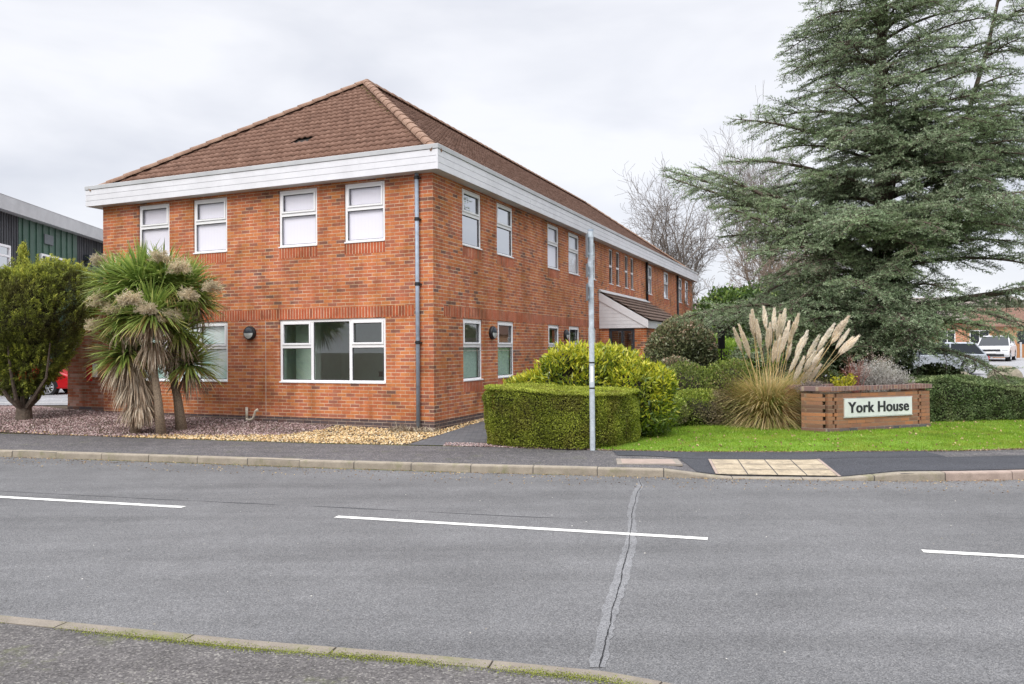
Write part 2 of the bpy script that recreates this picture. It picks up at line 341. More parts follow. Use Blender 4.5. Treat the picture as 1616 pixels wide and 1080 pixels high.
# ------------------------------------------------------------------ ground, road, pavements
g = MB(); g.quad((-400, -200, -.16), (400, -200, -.16), (400, 600, -.16), (-400, 600, -.16)); tag(g.build('ground', M_soil), kind='structure')
xs = np.unique(np.concatenate([np.linspace(-60, -16, 12), np.arange(-16, 20, .4), np.arange(2, 5.4, .1), np.array(KX), np.linspace(20, 60, 12)]))
near_pts = [(-60, 22), (-16, 8.6), (-6, 5.85), (-3.32, 5.08), (-2.37, 4.83), (-1.52, 4.6), (-.75, 4.43), (-.08, 4.27), (.46, 4.13), (.74, 4.0), (.9, 3.9), (1.5, 3.4), (2.2, 2.5), (2.7, 1.2), (3, -1), (3.2, -20)]
road = MB(); a = []
for x in xs: a.append((x, float(kerb_y(x))+.02, RZ))
pr = [(p[0], p[1], RZ) for p in near_pts[:12]]
poly = a+[(60, -20, RZ), (3.2, -20, RZ)]+[(p[0], p[1]-.02, RZ) for p in near_pts[::-1][1:]]
road.quad(*poly); tag(road.build('road', M_road), kind='structure')
def strip(name, fn0, fn1, xs, mat, n=6, kind='structure', lift=0.):
    V = []; F = []
    for x in xs:
        p0 = np.array(fn0(x)); p1 = np.array(fn1(x))
        for j in range(n+1): V.append(p0+(p1-p0)*j/n+[0, 0, lift])
    for i in range(len(xs)-1):
        for j in range(n): q = i*(n+1)+j; F.append((q, q+n+1, q+n+2, q+1))
    o = fast(name, V, F, mat); tag(o, kind=kind); return o
kin = lambda x: (x+.03, float(kerb_y(x))+.125, float(kerb_z(x))-.002)
bk = lambda x: (x, float(back_y(x)), 0.)
strip('pavement', kin, bk, xs, M_pave)
# resurfaced darker asphalt by the crossing
def pav(x, t):      # point on the pavement, t 0 at the kerb .. 1 at the back
    p0 = np.array(kin(x)); p1 = np.array(bk(x)); return p0+(p1-p0)*t
def pavpatch(name, x0, x1, t0, t1, mat, lift=.004, shear=0., n=12):
    V = []; F = []
    for i in range(n+1):
        for j in range(5):
            t = t0+(t1-t0)*j/4; x = x0+(x1-x0)*i/n+shear*t
            q_ = pav(x, t)+[0, 0, lift]
            if shear: ky_ = float(kerb_y(q_[0]))+.125; q_[2] = (float(kerb_z(q_[0]))-.002)*(1-(q_[1]-ky_)/(float(back_y(q_[0]))-ky_))+lift
            V.append(q_)
    for i in range(n):
        for j in range(4): q = i*5+j; F.append((q, q+5, q+6, q+1))
    o = fast(name, V, F, mat); tag(o, kind='structure'); return o
pavpatch('pavement_repair', 1.62, 6.5, .66, .985, M_patch, .008, n=80)
pavpatch('pavement_repair', 2.52, 12, .02, .655, M_patch, .007, n=120)
pavpatch('tactile_paving', 2.80, 4.34, .02, .62, M_tact, .018, shear=.30)
fr = MB()
for x0, x1 in ((2.755, 2.795), (4.345, 4.385)):
    p = [pav(x+.3*t, t)+[0, 0, .020] for x, t in ((x0, .0), (x1, .0), (x1, .63), (x0, .63))]; fr.quad(*p)
for x0 in (3.18, 3.57, 3.95):
    p = [pav(x+.3*t, t)+[0, 0, .0215] for x, t in ((x0, .02), (x0+.014, .02), (x0+.014, .62), (x0, .62))]; fr.quad(*p, mi=1)
for t0 in (.21, .41):
    p = [pav(x+.3*t0, t)+[0, 0, .0218] for x, t in ((2.8, t0), (4.34, t0), (4.34, t0+.006), (2.8, t0+.006))]; fr.quad(*p, mi=1)
tag(fr.build('tactile_paving', [M_kerb2, M_joint]), kind='structure')
co = MB(); p = [(1.56, 11.90, .005), (2.47, 11.80, .005), (2.43, 11.25, .005), (1.50, 11.33, .005)]
co.prism([q[:2] for q in p], -.02, .006)
cvr = co.build('inspection_cover', concrete('cover_concrete', (.30, .26, .22), .1)); tag(cvr, 'worn pinkish concrete utility cover set in the pavement near the kerb', 'utility cover')
ci = MB(); ci.prism([(1.62, 11.83), (2.38, 11.745), (2.345, 11.32), (1.58, 11.39)], .004, .009); ci.build('frame', M_kerb2, cvr)
# kerb stones
def kerb(name, pts, zf, mat, inner=1, w=.125, wm=None):
    m = MB(); P = [Vector((x, y)) for x, y in pts]; d = [0]
    for i in range(len(P)-1): d.append(d[-1]+(P[i+1]-P[i]).length)
    def at(s):
        x = np.interp(s, d, [q.x for q in P]); y = np.interp(s, d, [q.y for q in P]); return Vector((x, y))
    s = 0; k = 0
    while s < d[-1]-.01:
        e = min(s+.915, d[-1]); n = 3
        jit = random.uniform(-.006, .006); vs = []
        for i in range(n+1):
            u = s+.006+(e-s-.012)*i/n; p = at(u); t = (at(min(u+.05, d[-1]))-at(max(u-.05, 0))).normalized(); nn = Vector((-t.y, t.x))*inner
            p = p+nn*jit; z = zf(p.x)+jit*.4
            sec = [(0, RZ-.03), (.004, z-.022), (.012, z-.006), (.028, z), (w, z), (w, RZ-.03)]
            for a, b in sec: vs.append((p.x+nn.x*a, p.y+nn.y*a, b))
        fs = []
        for i in range(n):
            for j in range(5): q = i*6+j; fs.append((q, q+6, q+7, q+1))
        fs += [(0, 1, 2, 3, 4, 5), tuple(n*6+q for q in (5, 4, 3, 2, 1, 0))]
        m.add(vs, fs, 1 if at(s).x > 5 else 0); s = e; k += 1
    return tag(m.build(name, [mat, M_kerb2]), kind='structure')
kp = [(float(x), float(kerb_y(x))) for x in xs if -30 < x < 40]
kerb('kerb', kp, lambda x: float(kerb_z(x)), M_kerb)
kerb('near_kerb', near_pts[1:], lambda x: 0., M_kerb3, inner=-1, w=.13)
jm = MB()    # dark fill behind kerb joints, 6 mm below the tops
for i in range(len(kp)-1):
    (x0, y0), (x1, y1) = kp[i], kp[i+1]; z0, z1 = float(kerb_z(x0))-.008, float(kerb_z(x1))-.008
    jm.quad((x0, y0+.012, z0), (x1, y1+.012, z1), (x1, y1+.13, z1), (x0, y0+.13, z0)); jm.quad((x0, y0+.012, RZ-.02), (x1, y1+.012, RZ-.02), (x1, y1+.012, z1), (x0, y0+.012, z0))
tag(jm.build('kerb_bedding', M_joint), kind='structure')
# near pavement behind the near kerb
npv = MB(); inn = [(x-.02 if x < .8 else x-.12, y-.128 if x < 2 else y-.05) for x, y in near_pts[1:]]
npv.quad(*[(x, y, -.003) for x, y in inn], (-16, -20, -.003)); tag(npv.build('near_pavement', M_pave_near), kind='structure')
# moss: creases along both kerbs
def moss_line(name, pts, n, wid, z, off):
    P = np.array(pts); d = np.r_[0, np.cumsum(np.linalg.norm(np.diff(P, axis=0), axis=1))]
    s = R.uniform(0, d[-1], n); dens = snoise(np.stack([s, s*0, s*0], 1), 1.6, 3)+snoise(np.stack([s, s*0, s*0], 1), 6, 5)*.6
    s = s[dens > R.uniform(-.7, 1.1, n)]
    x = np.interp(s, d, P[:, 0]); y = np.interp(s, d, P[:, 1])+off+R.normal(size=len(s))*wid; zz = z(x)
    V, F = leaf_geo(np.stack([x, y, zz+R.uniform(-.001, .004, len(s))], 1), rdir(len(s))*[1, 1, .35]+[0, 0, .12], R.uniform(.003, .009, len(s)), .006)
    o = fast(name, V, F, leafmat(name+'_green', [(0, (.09, .10, .02)), (.6, (.24, .28, .03)), (1, (.33, .36, .05))], .1), rnd=R.uniform(0, 1, len(s)))
    tag(o, 'patchy moss in the crease of the kerb', 'moss', kind='stuff')
moss_line('moss', near_pts[1:11], 90000, .026, lambda x: x*0-.001, -.135)
moss_line('moss', [p for p in kp if -12 < p[0] < 2], 14000, .018, lambda x: x*0+RZ+.003, -.01)
bp_ = [(float(x), float(back_y(x))) for x in np.arange(-12, 1.2, .3)]
moss_line('moss', bp_, 9000, .04, lambda x: x*0+.003, -.02)
# markings
def ground_line(p, q, w, mat, name, z, label, cat, n=1):
    a, b = Vector(p), Vector(q); t = (b-a).normalized(); nn = Vector((-t.y, t.x))*w/2
    m = MB(); K = 90; e = [random.uniform(-.005, .005) for _ in range(2*K+2)]
    P = lambda i, sg_: (*(a+(b-a)*i/K+nn*sg_*(1+e[i+(K+1 if sg_ > 0 else 0)]/.05)), z)
    for i in range(K): m.quad(P(i, -1), P(i+1, -1), P(i+1, 1), P(i, 1))
    return m.build(name, mat)
for i, (p, q) in enumerate((((-7.65, 10.12), (-3.78, 9.02)), ((-1.90, 8.44), (1.81, 7.34)), ((3.55, 6.84), (7.4, 5.75)))):
    tag(ground_line(p, q, .10, M_paint, 'road_marking', RZ+.005, '', ''), kind='structure')
ck = [(1.70, 10.6), (1.66, 10.2), (1.50, 9.6), (1.43, 9.22), (1.30, 8.6), (1.19, 7.91), (1.06, 7.2), (.91, 6.53), (.80, 5.95), (.68, 5.42), (.62, 5.1), (.56, 4.83), (.47, 4.38)]
cs = []
for i in range(len(ck)-1):
    for k in range(14):
        t = k/14; cs.append((ck[i][0]*(1-t)+ck[i+1][0]*t, ck[i][1]*(1-t)+ck[i+1][1]*t))
m = MB(); prev = None
for i, (x, y) in enumerate(cs):
    q = np.array([[y*1., 0, 0]]); wl = .052+.022*float(snoise(q, 2.1, 1)[0])+.010*float(snoise(q, 22, 6)[0]); wr = .048+.022*float(snoise(q, 1.9, 9)[0])+.010*float(snoise(q, 25, 4)[0])
    if y > 10.3: wl *= .6; wr *= .6
    cur = ((x-max(wl, .02), y, RZ+.003), (x+max(wr, .02), y, RZ+.003))
    if prev: m.quad(prev[0], cur[0], cur[1], prev[1])
    prev = cur
tag(m.build('road_crack_seal', M_seal), kind='structure')
m = MB(); prev = None
for i, (x, y) in enumerate(cs):
    q = np.array([[y*1., 0, 0]]); x += .007*float(snoise(q, 7, 2)[0])+.003*float(snoise(q, 40, 8)[0]); w = .0034+.0018*float(snoise(q, 30, 12)[0])
    cur = ((x-w, y, RZ+.007), (x+w, y, RZ+.007))
    if prev: m.quad(prev[0], cur[0], cur[1], prev[1])
    prev = cur
tag(m.build('road_crack', M_dark), kind='structure')
m = MB(); pts = [(-9.5, 10.95), (-6, 10.0), (-4.2, 9.5), (-2.0, 8.95), (0, 8.4), (1.17, 8.12)]
fx = []
for i in range(len(pts)-1):
    for k in range(20): t = k/20; fx.append((pts[i][0]*(1-t)+pts[i+1][0]*t, pts[i][1]*(1-t)+pts[i+1][1]*t))
for i in range(len(fx)-1):
    w = .009*max(.15, .6+float(snoise(np.array([[fx[i][0], 0, 0]]), 5, 5)[0])); w2 = .009*max(.15, .6+float(snoise(np.array([[fx[i+1][0], 0, 0]]), 5, 5)[0]))
    m.quad((fx[i][0], fx[i][1]-w, RZ+.0025), (fx[i+1][0], fx[i+1][1]-w2, RZ+.0025), (fx[i+1][0], fx[i+1][1]+w2, RZ+.0025), (fx[i][0], fx[i][1]+w, RZ+.0025))
tag(m.build('road_joint', M_joint), kind='structure')
# terrain behind the pavement
V = []; F = []; ts = np.concatenate([np.linspace(0, 12, 40), np.linspace(14, 60, 24), np.linspace(80, 400, 8)]); nj = len(ts)
for x in xs:
    y0 = float(back_y(x))
    for t in ts: V.append((x, y0+t, float(tz(x, y0+t))-.012))
for i in range(len(xs)-1):
    for j in range(nj-1): q = i*nj+j; F.append((q, q+nj, q+nj+1, q+1))
tag(fast('terrain', V, F, M_soil), kind='structure')
def inpoly(x, y, poly):
    r = np.zeros(len(x), bool); j = len(poly)-1
    for i in range(len(poly)):
        xi, yi = poly[i]; xj, yj = poly[j]
        c = ((yi > y) != (yj > y)) & (x < (xj-xi)*(y-yi)/(yj-yi+1e-12)+xi); r ^= c; j = i
    return r
def sheet(name, poly, mat, lift, st=.35, n=None):
    """flat-ish sheet following the terrain, cut to a polygon"""
    bm = bmesh.new(); vs = [bm.verts.new((x, y, 0)) for x, y in poly]; bm.faces.new(vs)
    x0, x1 = min(p[0] for p in poly), max(p[0] for p in poly); y0, y1 = min(p[1] for p in poly), max(p[1] for p in poly)
    for ax, lo, hi in ((0, x0, x1), (1, y0, y1)):
        c = lo+st
        while c < hi:
            co_ = [0, 0, 0]; co_[ax] = c; no = [0, 0, 0]; no[ax] = 1
            bmesh.ops.bisect_plane(bm, geom=bm.verts[:]+bm.edges[:]+bm.faces[:], plane_co=co_, plane_no=no); c += st
    for v in bm.verts: v.co.z = float(tz(v.co.x, v.co.y))+lift
    bmesh.ops.recalc_face_normals(bm, faces=bm.faces)
    for f in bm.faces:
        if f.normal.z < 0: f.normal_flip()
    me = bpy.data.meshes.new(name); bm.to_mesh(me); bm.free(); me.materials.append(mat)
    o = bpy.data.objects.new(name, me); COL.objects.link(o); return tag(o, kind='structure')
ddl = np.array([-math.cos(TH), math.sin(TH)]); ddr = np.array([math.sin(TH), math.cos(TH)]); CC = np.array([CX, CY])
def BW(a, b): q = CC+ddl*a+ddr*b; return (float(q[0]), float(q[1]))
path_poly = [(-1.86, 13.86), (-.50, 13.56), BW(-1.7, 1.0), BW(-1.7, 16), BW(-.22, 16), BW(-.22, 1.2), BW(-.35, -.1)]
sheet('path', path_poly, M_path, .004, 2.)
lawn_poly = [(1.25, 12.98), (2.94, 12.6), (4.43, 12.51), (5.93, 12.49), (7.14, 12.50), (8.2, 12.65), (10, 13.03), (14, 14.13), (18, 15.7), (18, 19.5), (13, 18.6), (9.7, 17.9), (8.6, 16.9), (5.3, 16.9), (3.1, 16.6), (2.3, 14.8), (1.7, 13.5)]
M_lawn = NM('lawn'); M_lawn.col(M_lawn.ramp(M_lawn.noise(9, 6, .7), [(.3, (.10, .20, .014)), (.7, (.20, .34, .025))])); M_lawn = M_lawn.done(1)
sheet('lawn', lawn_poly, M_lawn, .006, 1.)
# grass blades
n = 260000; x = R.uniform(1.2, 15, n); y = R.uniform(12.4, 19, n); k = inpoly(x, y, lawn_poly) & ((y < 16.3) | (R.uniform(size=n) < .6)); x, y = x[k], y[k]; n = len(x)
e = y-back_y(x); P = np.stack([x, y+R.normal(size=n)*.02, tz(x, y)+.004], 1)
D = np.stack([R.normal(size=n)*.45, R.normal(size=n)*.45, np.ones(n)], 1); L = R.uniform(.02, .05, n)*(1+.35*snoise(P, 1.5, 2)+.25*snoise(P, 6, 12))
V, F = tri_geo(P, D, L, R.uniform(.006, .012, n))
o = fast('grass', V, F, leafmat('grass_blade', [(0, (.11, .17, .02)), (.5, (.22, .36, .03)), (.85, (.34, .48, .05)), (1, (.48, .46, .18))], .35, patch=(.33, .36, .06), patch_amt=.6, ns=1.6), rnd=np.clip(R.normal(.5, .22, n), 0, 1))
tag(o, 'short bright green lawn grass around the brick sign', 'grass', kind='stuff')
# dead grass / leaf litter fringe at the lawn edge
n = 5000; x = R.uniform(1.4, 14, n); P = np.stack([x, back_y(x)+np.abs(R.normal(size=n))*.05-.02, np.full(n, .006)], 1)
V, F = leaf_geo(P, rdir(n)*[1, 1, .3]+[0, 0, .1], R.uniform(.015, .04, n), .014)
tag(fast('leaf_litter', V, F, leafmat('litter_brown', [(0, (.10, .06, .035)), (.6, (.28, .19, .11)), (1, (.45, .36, .24))], 0), rnd=R.uniform(0, 1, n)), 'brown leaf litter along the lawn edge', 'leaves', kind='stuff')
n = 900; x = R.uniform(1.6, 13, n); y = R.uniform(12.5, 18, n); k = inpoly(x, y, lawn_poly); x, y = x[k], y[k]
V, F = leaf_geo(np.stack([x, y, tz(x, y)+.03], 1), rdir(len(x))*[1, 1, .3], R.uniform(.03, .06, len(x)), .035); M_lit = leafmat('fallen_leaf', [(0, (.12, .07, .04)), (.6, (.34, .22, .11)), (1, (.55, .42, .22))], 0)
tag(fast('fallen_leaves', V, F, M_lit, rnd=R.uniform(0, 1, len(x))), 'scattered fallen leaves on the lawn', 'leaves', kind='stuff')
n = 2600; x = R.uniform(-12, 9, n); d_ = R.uniform(0, 1, n)**3*.9; y = kerb_y(x)-.02-d_; V, F = leaf_geo(np.stack([x, y, np.full(n, RZ+.006)], 1), rdir(n)*[1, 1, .15]+[0, 0, .03], R.uniform(.01, .04, n), .014)
tag(fast('gutter_litter', V, F, M_lit, rnd=R.uniform(0, 1, n)), 'leaf scraps and grit along the kerb gutter', 'leaves', kind='stuff')
n = 260; x = R.uniform(-6, 6, n); y = R.uniform(4.5, 10.8, n); k = y > np.interp(x, [q[0] for q in near_pts[:12]], [q[1] for q in near_pts[:12]])+.1; x, y = x[k], y[k]; V, F = leaf_geo(np.stack([x, y, np.full(len(x), RZ+.006)], 1), rdir(len(x))*[1, 1, .1]+[0, 0, .02], R.uniform(.006, .022, len(x)), .01)
tag(fast('road_grit', V, F, leafmat('pale_grit', [(0, (.25, .22, .18)), (1, (.62, .60, .55))], 0), rnd=R.uniform(0, 1, len(x))), 'pale chips scattered on the road', 'grit', kind='stuff')
# gravel stones
OCT = np.array([[1, 0, 0], [0, 1, 0], [-1, 0, 0], [0, -1, 0], [0, 0, .7], [0, 0, -.7]]); OF = np.array([[0, 1, 4], [1, 2, 4], [2, 3, 4], [3, 0, 4], [1, 0, 5], [2, 1, 5], [3, 2, 5], [0, 3, 5]])
def stones(name, x, y, zf, size, mat, label):
    n = len(x); s = R.uniform(.6, 1.3, (n, 1, 1))*size; j = R.uniform(.6, 1.25, (n, 6, 3)); q = OCT[None]*j*s
    an = R.uniform(0, 6.28, n); c, sn = np.cos(an)[:, None], np.sin(an)[:, None]
    til = R.normal(size=(n, 1))*.4; qz = q[..., 2]+q[..., 0]*til
    V = np.stack([q[..., 0]*c-q[..., 1]*sn+x[:, None], q[..., 0]*sn+q[..., 1]*c+y[:, None], qz+zf(x, y)[:, None]], -1).reshape(-1, 3)
    F = (OF[None]+(np.arange(n)*6)[:, None, None]).reshape(-1, 3)
    o = fast(name, V, F, mat, rnd=np.repeat(R.uniform(0, 1, n), 8)); return tag(o, label, 'gravel', kind='stuff')
M_gold = leafmat('golden_gravel', [(0, (.38, .22, .09)), (.3, (.58, .38, .17)), (.7, (.75, .56, .30)), (1, (.85, .74, .55))], 0, .8)
M_purp = leafmat('purple_gravel', [(0, (.16, .10, .10)), (.4, (.30, .20, .19)), (.75, (.44, .32, .30)), (1, (.62, .52, .49))], 0, .8)
bed = [(-17, 18.5), (-10.7, 16.42), (-8.3, 15.66), (-6.1, 14.97), (-3.5, 14.2), (-1.9, 13.81), BW(-.35, -.1), BW(-.24, 1.2), BW(-.24, 9), BW(0, 9), BW(0, 0), BW(10.67, 0), (-13, 21.6), (-20, 23), (-24, 21)]
sheet('gravel_bed', bed, M_soil, .0, 1.)
n = 75000; x = R.uniform(-15, 1.5, n); y = R.uniform(13.6, 22.5, n); k = inpoly(x, y, bed) & (x > -14.5); x, y = x[k], y[k]
e = y-back_y(x); bnd = np.interp(x, [-8.2, -6.9, -5.2, -4.6, -3.9, -3.5], [0, .55, .95, 1.1, 2.2, 5])+R.normal(size=len(x))*.12
gold = e < bnd
stones('golden_gravel', x[gold], y[gold], lambda a, b: tz(a, b)+.008, .020, M_gold, 'golden gravel bed in front of the brick wall')
stones('purple_gravel', x[~gold], y[~gold], lambda a, b: tz(a, b)+.008, .020, M_purp, 'purple brown gravel bed around the tree trunks')
n = 1500; x = R.uniform(-1.2, 1.5, n); y = back_y(x)+R.uniform(.02, .5, n)
stones('pink_gravel', x, y, lambda a, b: tz(a, b)+.004, .016, M_purp, 'thin pinkish gravel at the foot of the clipped hedge')
# car parks
cp = [(-40, 23), (-16, 22.3), (-13.5, 22.0), (-11.9, 21.9), (-10.2, 24), (-9, 40), (-30, 60), (-60, 60)]
sheet('car_park', cp, M_carpark, .006, 2.)
cp2 = [(11.5, 23.5), (40, 27), (90, 60), (90, 120), (20, 120), (18, 60), (13, 34)]
sheet('car_park', cp2, M_carpark, .006, 3.)
lm = MB()
for a, b in (((-15.5, 23.2), (-12.2, 23.0)),):
    lm.quad((a[0], a[1], .21), (b[0], b[1], .21), (b[0], b[1]+.12, .21), (a[0], a[1]+.12, .21))
tag(lm.build('parking_marking', M_paint), kind='structure')
# ------------------------------------------------------------------ the office building (local frame: front face y=0, side face x=0)
B = empty('office_building', (CX, CY, 0), -TH, 'two storey red brick office building with brown hipped tile roof and white fascia', 'building')
LW, LS, HZ = 9.36, 29.9, 5.30          # width, depth, soffit height
FZ0, FZ1, OV = 5.293, 5.80, .265
def fmap(face):
    if face == 'L': return lambda u, d, z: (-u, -d, z)      # u along the street front, d outwards
    if face == 'R': return lambda u, d, z: (d, u, z)
    if face == 'B': return lambda u, d, z: (-u, LS+d, z)
    return lambda u, d, z: (-LW-d, u, z)
def fbox(m, f, u0, u1, d0, d1, z0, z1, mi=0):
    a = fmap(f)(u0, d0, z0); b = fmap(f)(u1, d1, z1); m.box(a, b, mi)
gl0, gl1, ul0, ul1 = .963, 2.356, 3.963, 5.24
wins = [  # face, u0, u1, z0, z1, kind
 ('L', 1.14, 3.90, gl0, gl1, 'triple'), ('L', 5.38, 8.15, gl0, gl1, 'triple_far'),
 ('L', 1.14, 2.15, ul0, ul1, 'blind'), ('L', 2.86, 3.90, ul0, ul1, 'blind'), ('L', 5.38, 6.40, ul0, ul1, 'blind'), ('L', 7.15, 8.15, ul0, ul1, 'blind')]
for (a, b, k) in ((1.35, 2.35, 'dark'), (3.22, 4.25, 'dark'), (6.76, 7.74, 'blind'), (8.60, 9.66, 'half'), (10.55, 11.46, 'blind'), (13.1, 13.6, 'slim'), (14.05, 14.57, 'slim'), (15.3, 15.8, 'slim'), (16.2, 16.7, 'slim'), (19.0, 19.95, 'half'), (22.4, 23.45, 'half'), (25.9, 26.85, 'half'), (27.7, 28.65, 'half')):
    wins.append(('R', a, b, ul0, ul1, k))
for (a, b) in ((1.35, 2.35), (3.22, 4.25), (6.76, 7.70), (8.60, 9.62), (10.55, 11.42)):
    wins.append(('R', a, b, gl0, gl1, 'ground'))
for (a, b) in ((19.6, 20.6), (22.4, 23.4), (25.9, 26.9)): wins.append(('R', a, b, gl0, gl1, 'ground'))
wall = MB()
def wallface(m, f, length, holes, z0=-.4, z1=HZ, rev=.11):
    us = sorted({0, length} | {h[0] for h in holes} | {h[1] for h in holes}); zs = sorted({z0, z1} | {h[2] for h in holes} | {h[3] for h in holes})
    g = fmap(f)
    for i in range(len(us)-1):
        for j in range(len(zs)-1):
            uc, zc = (us[i]+us[i+1])/2, (zs[j]+zs[j+1])/2
            if any(h[0] < uc < h[1] and h[2] < zc < h[3] for h in holes): continue
            m.quad(g(us[i], 0, zs[j]), g(us[i+1], 0, zs[j]), g(us[i+1], 0, zs[j+1]), g(us[i], 0, zs[j+1]))
    for a, b, c, d in holes:
        for p in (((a, c), (a, d)), ((b, c), (b, d)), ((a, c), (b, c)), ((a, d), (b, d))):
            (u0, q0), (u1, q1) = p; m.quad(g(u0, 0, q0), g(u1, 0, q1), g(u1, -rev, q1), g(u0, -rev, q0))
wallface(wall, 'L', LW, [w[1:5] for w in wins if w[0] == 'L']); wallface(wall, 'R', LS, [w[1:5] for w in wins if w[0] == 'R'])
wallface(wall, 'B', LW, []); wallface(wall, 'W', LS, [])
wall.build('wall', M_brick, B)
# inner shell: floors, ceilings and plastered walls behind the openings
inr = MB()
for z0, z1 in ((.12, 2.75), (2.95, 5.22)):
    i0 = .12
    inr.quad((-i0, i0, z0), (-LW+i0, i0, z0), (-LW+i0, LS-i0, z0), (-i0, LS-i0, z0), mi=1); inr.quad((-i0, i0, z1), (-LW+i0, i0, z1), (-LW+i0, LS-i0, z1), (-i0, LS-i0, z1))
    for y in (4.9, 9.9, 12.2, 18.2, 21.3, 25.0): inr.box((-4.6, y, z0), (-i0, y+.1, z1))
    inr.box((-4.7, i0, z0), (-4.6, LS-i0, z1)) ; inr.box((-LW+i0, 4.9, z0), (-4.7, 5.0, z1))
inr.build('inner_wall', [M_inwall, M_carpet], B)
mint = MB(); mint.box((-4.30, 2.9, .13), (-.2, 2.96, 2.7)); mint.box((-4.36, .14, .13), (-4.30, 2.96, 2.7)); mint.box((-4.30, .125, .13), (-3.95, .30, 2.7))
mint.box((-8.9, 2.8, .13), (-4.8, 2.86, 2.7)); mint.box((-4.0, .7, .13), (-3.45, .9, 2.7))
mint.build('office_partition', M_mint, B)
ext = MB(); ext.box((-3.15, 2.87, 1.0), (-3.0, 2.9, 1.13)); ext.box((-2.95, 2.87, 1.0), (-2.86, 2.9, 1.13)); ext.build('wall_socket', M_black, B)
wb = MB(); wb.box((-1.15, 2.87, 1.25), (-.35, 2.895, 1.95)); wb.build('added_whiteboard', M_upvc, B)  # invented white board, added to brighten the view into the room
cbn = MB(); cbn.box((-2.75, 2.45, .13), (-2.25, 2.88, 1.45)); cbn.build('added_cabinet', plain('cabinet_grey', (.55, .60, .66), .5), B)  # pale cabinet, also added to lighten the dark interior
dk = MB(); dk.box((-2.2, 2.0, .98), (-.9, 2.7, 1.02)); dk.box((-2.15, 2.05, .13), (-2.1, 2.65, .98)); dk.box((-1.0, 2.05, .13), (-.95, 2.65, .98)); dk.box((-1.7, 2.4, 1.12), (-1.3, 2.44, 1.40)); dk.box((-1.52, 2.4, 1.02), (-1.48, 2.44, 1.12))
dk.build('added_desk', plain('desk_wood', (.33, .34, .36), .5), B)  # invented desk, added with the pale furniture to lift the window view
# plinth and soldier courses, 3 mm proud
pl = MB(); fbox(pl, 'L', -.003, LW+.003, -.02, .003, -.35, .205); fbox(pl, 'R', -.0028, LS+.003, -.02, .0032, -.35, .205); pl.build('plinth', M_plinth, B)
so_ = MB()
fbox(so_, 'L', .45, LW, -.01, .003, gl1+.012, gl1+.237); fbox(so_, 'R', .45, 11.8, -.01, .003, gl1+.012, gl1+.237); fbox(so_, 'R', 18.98, LS, -.01, .003, gl1+.012, gl1+.237)
for w in wins:
    if w[3] == ul0: fbox(so_, w[0], w[1], w[2], -.01, .003, ul0-.235, ul0-.01)
    elif w[0] == 'R': fbox(so_, 'R', w[1], w[2], -.01, .003, gl0-.235, gl0-.01)
so_.build('soldier_course', M_sold, B)
mj = MB()      # silicone / movement joint lines
fbox(mj, 'L', 4.28, 4.292, -.002, .002, .22, 2.36); fbox(mj, 'R', .3, 11.7, -.002, .0022, 1.635, 1.644)
mj.build('movement_joint', plain('pale_joint', (.45, .40, .36), .8), B)
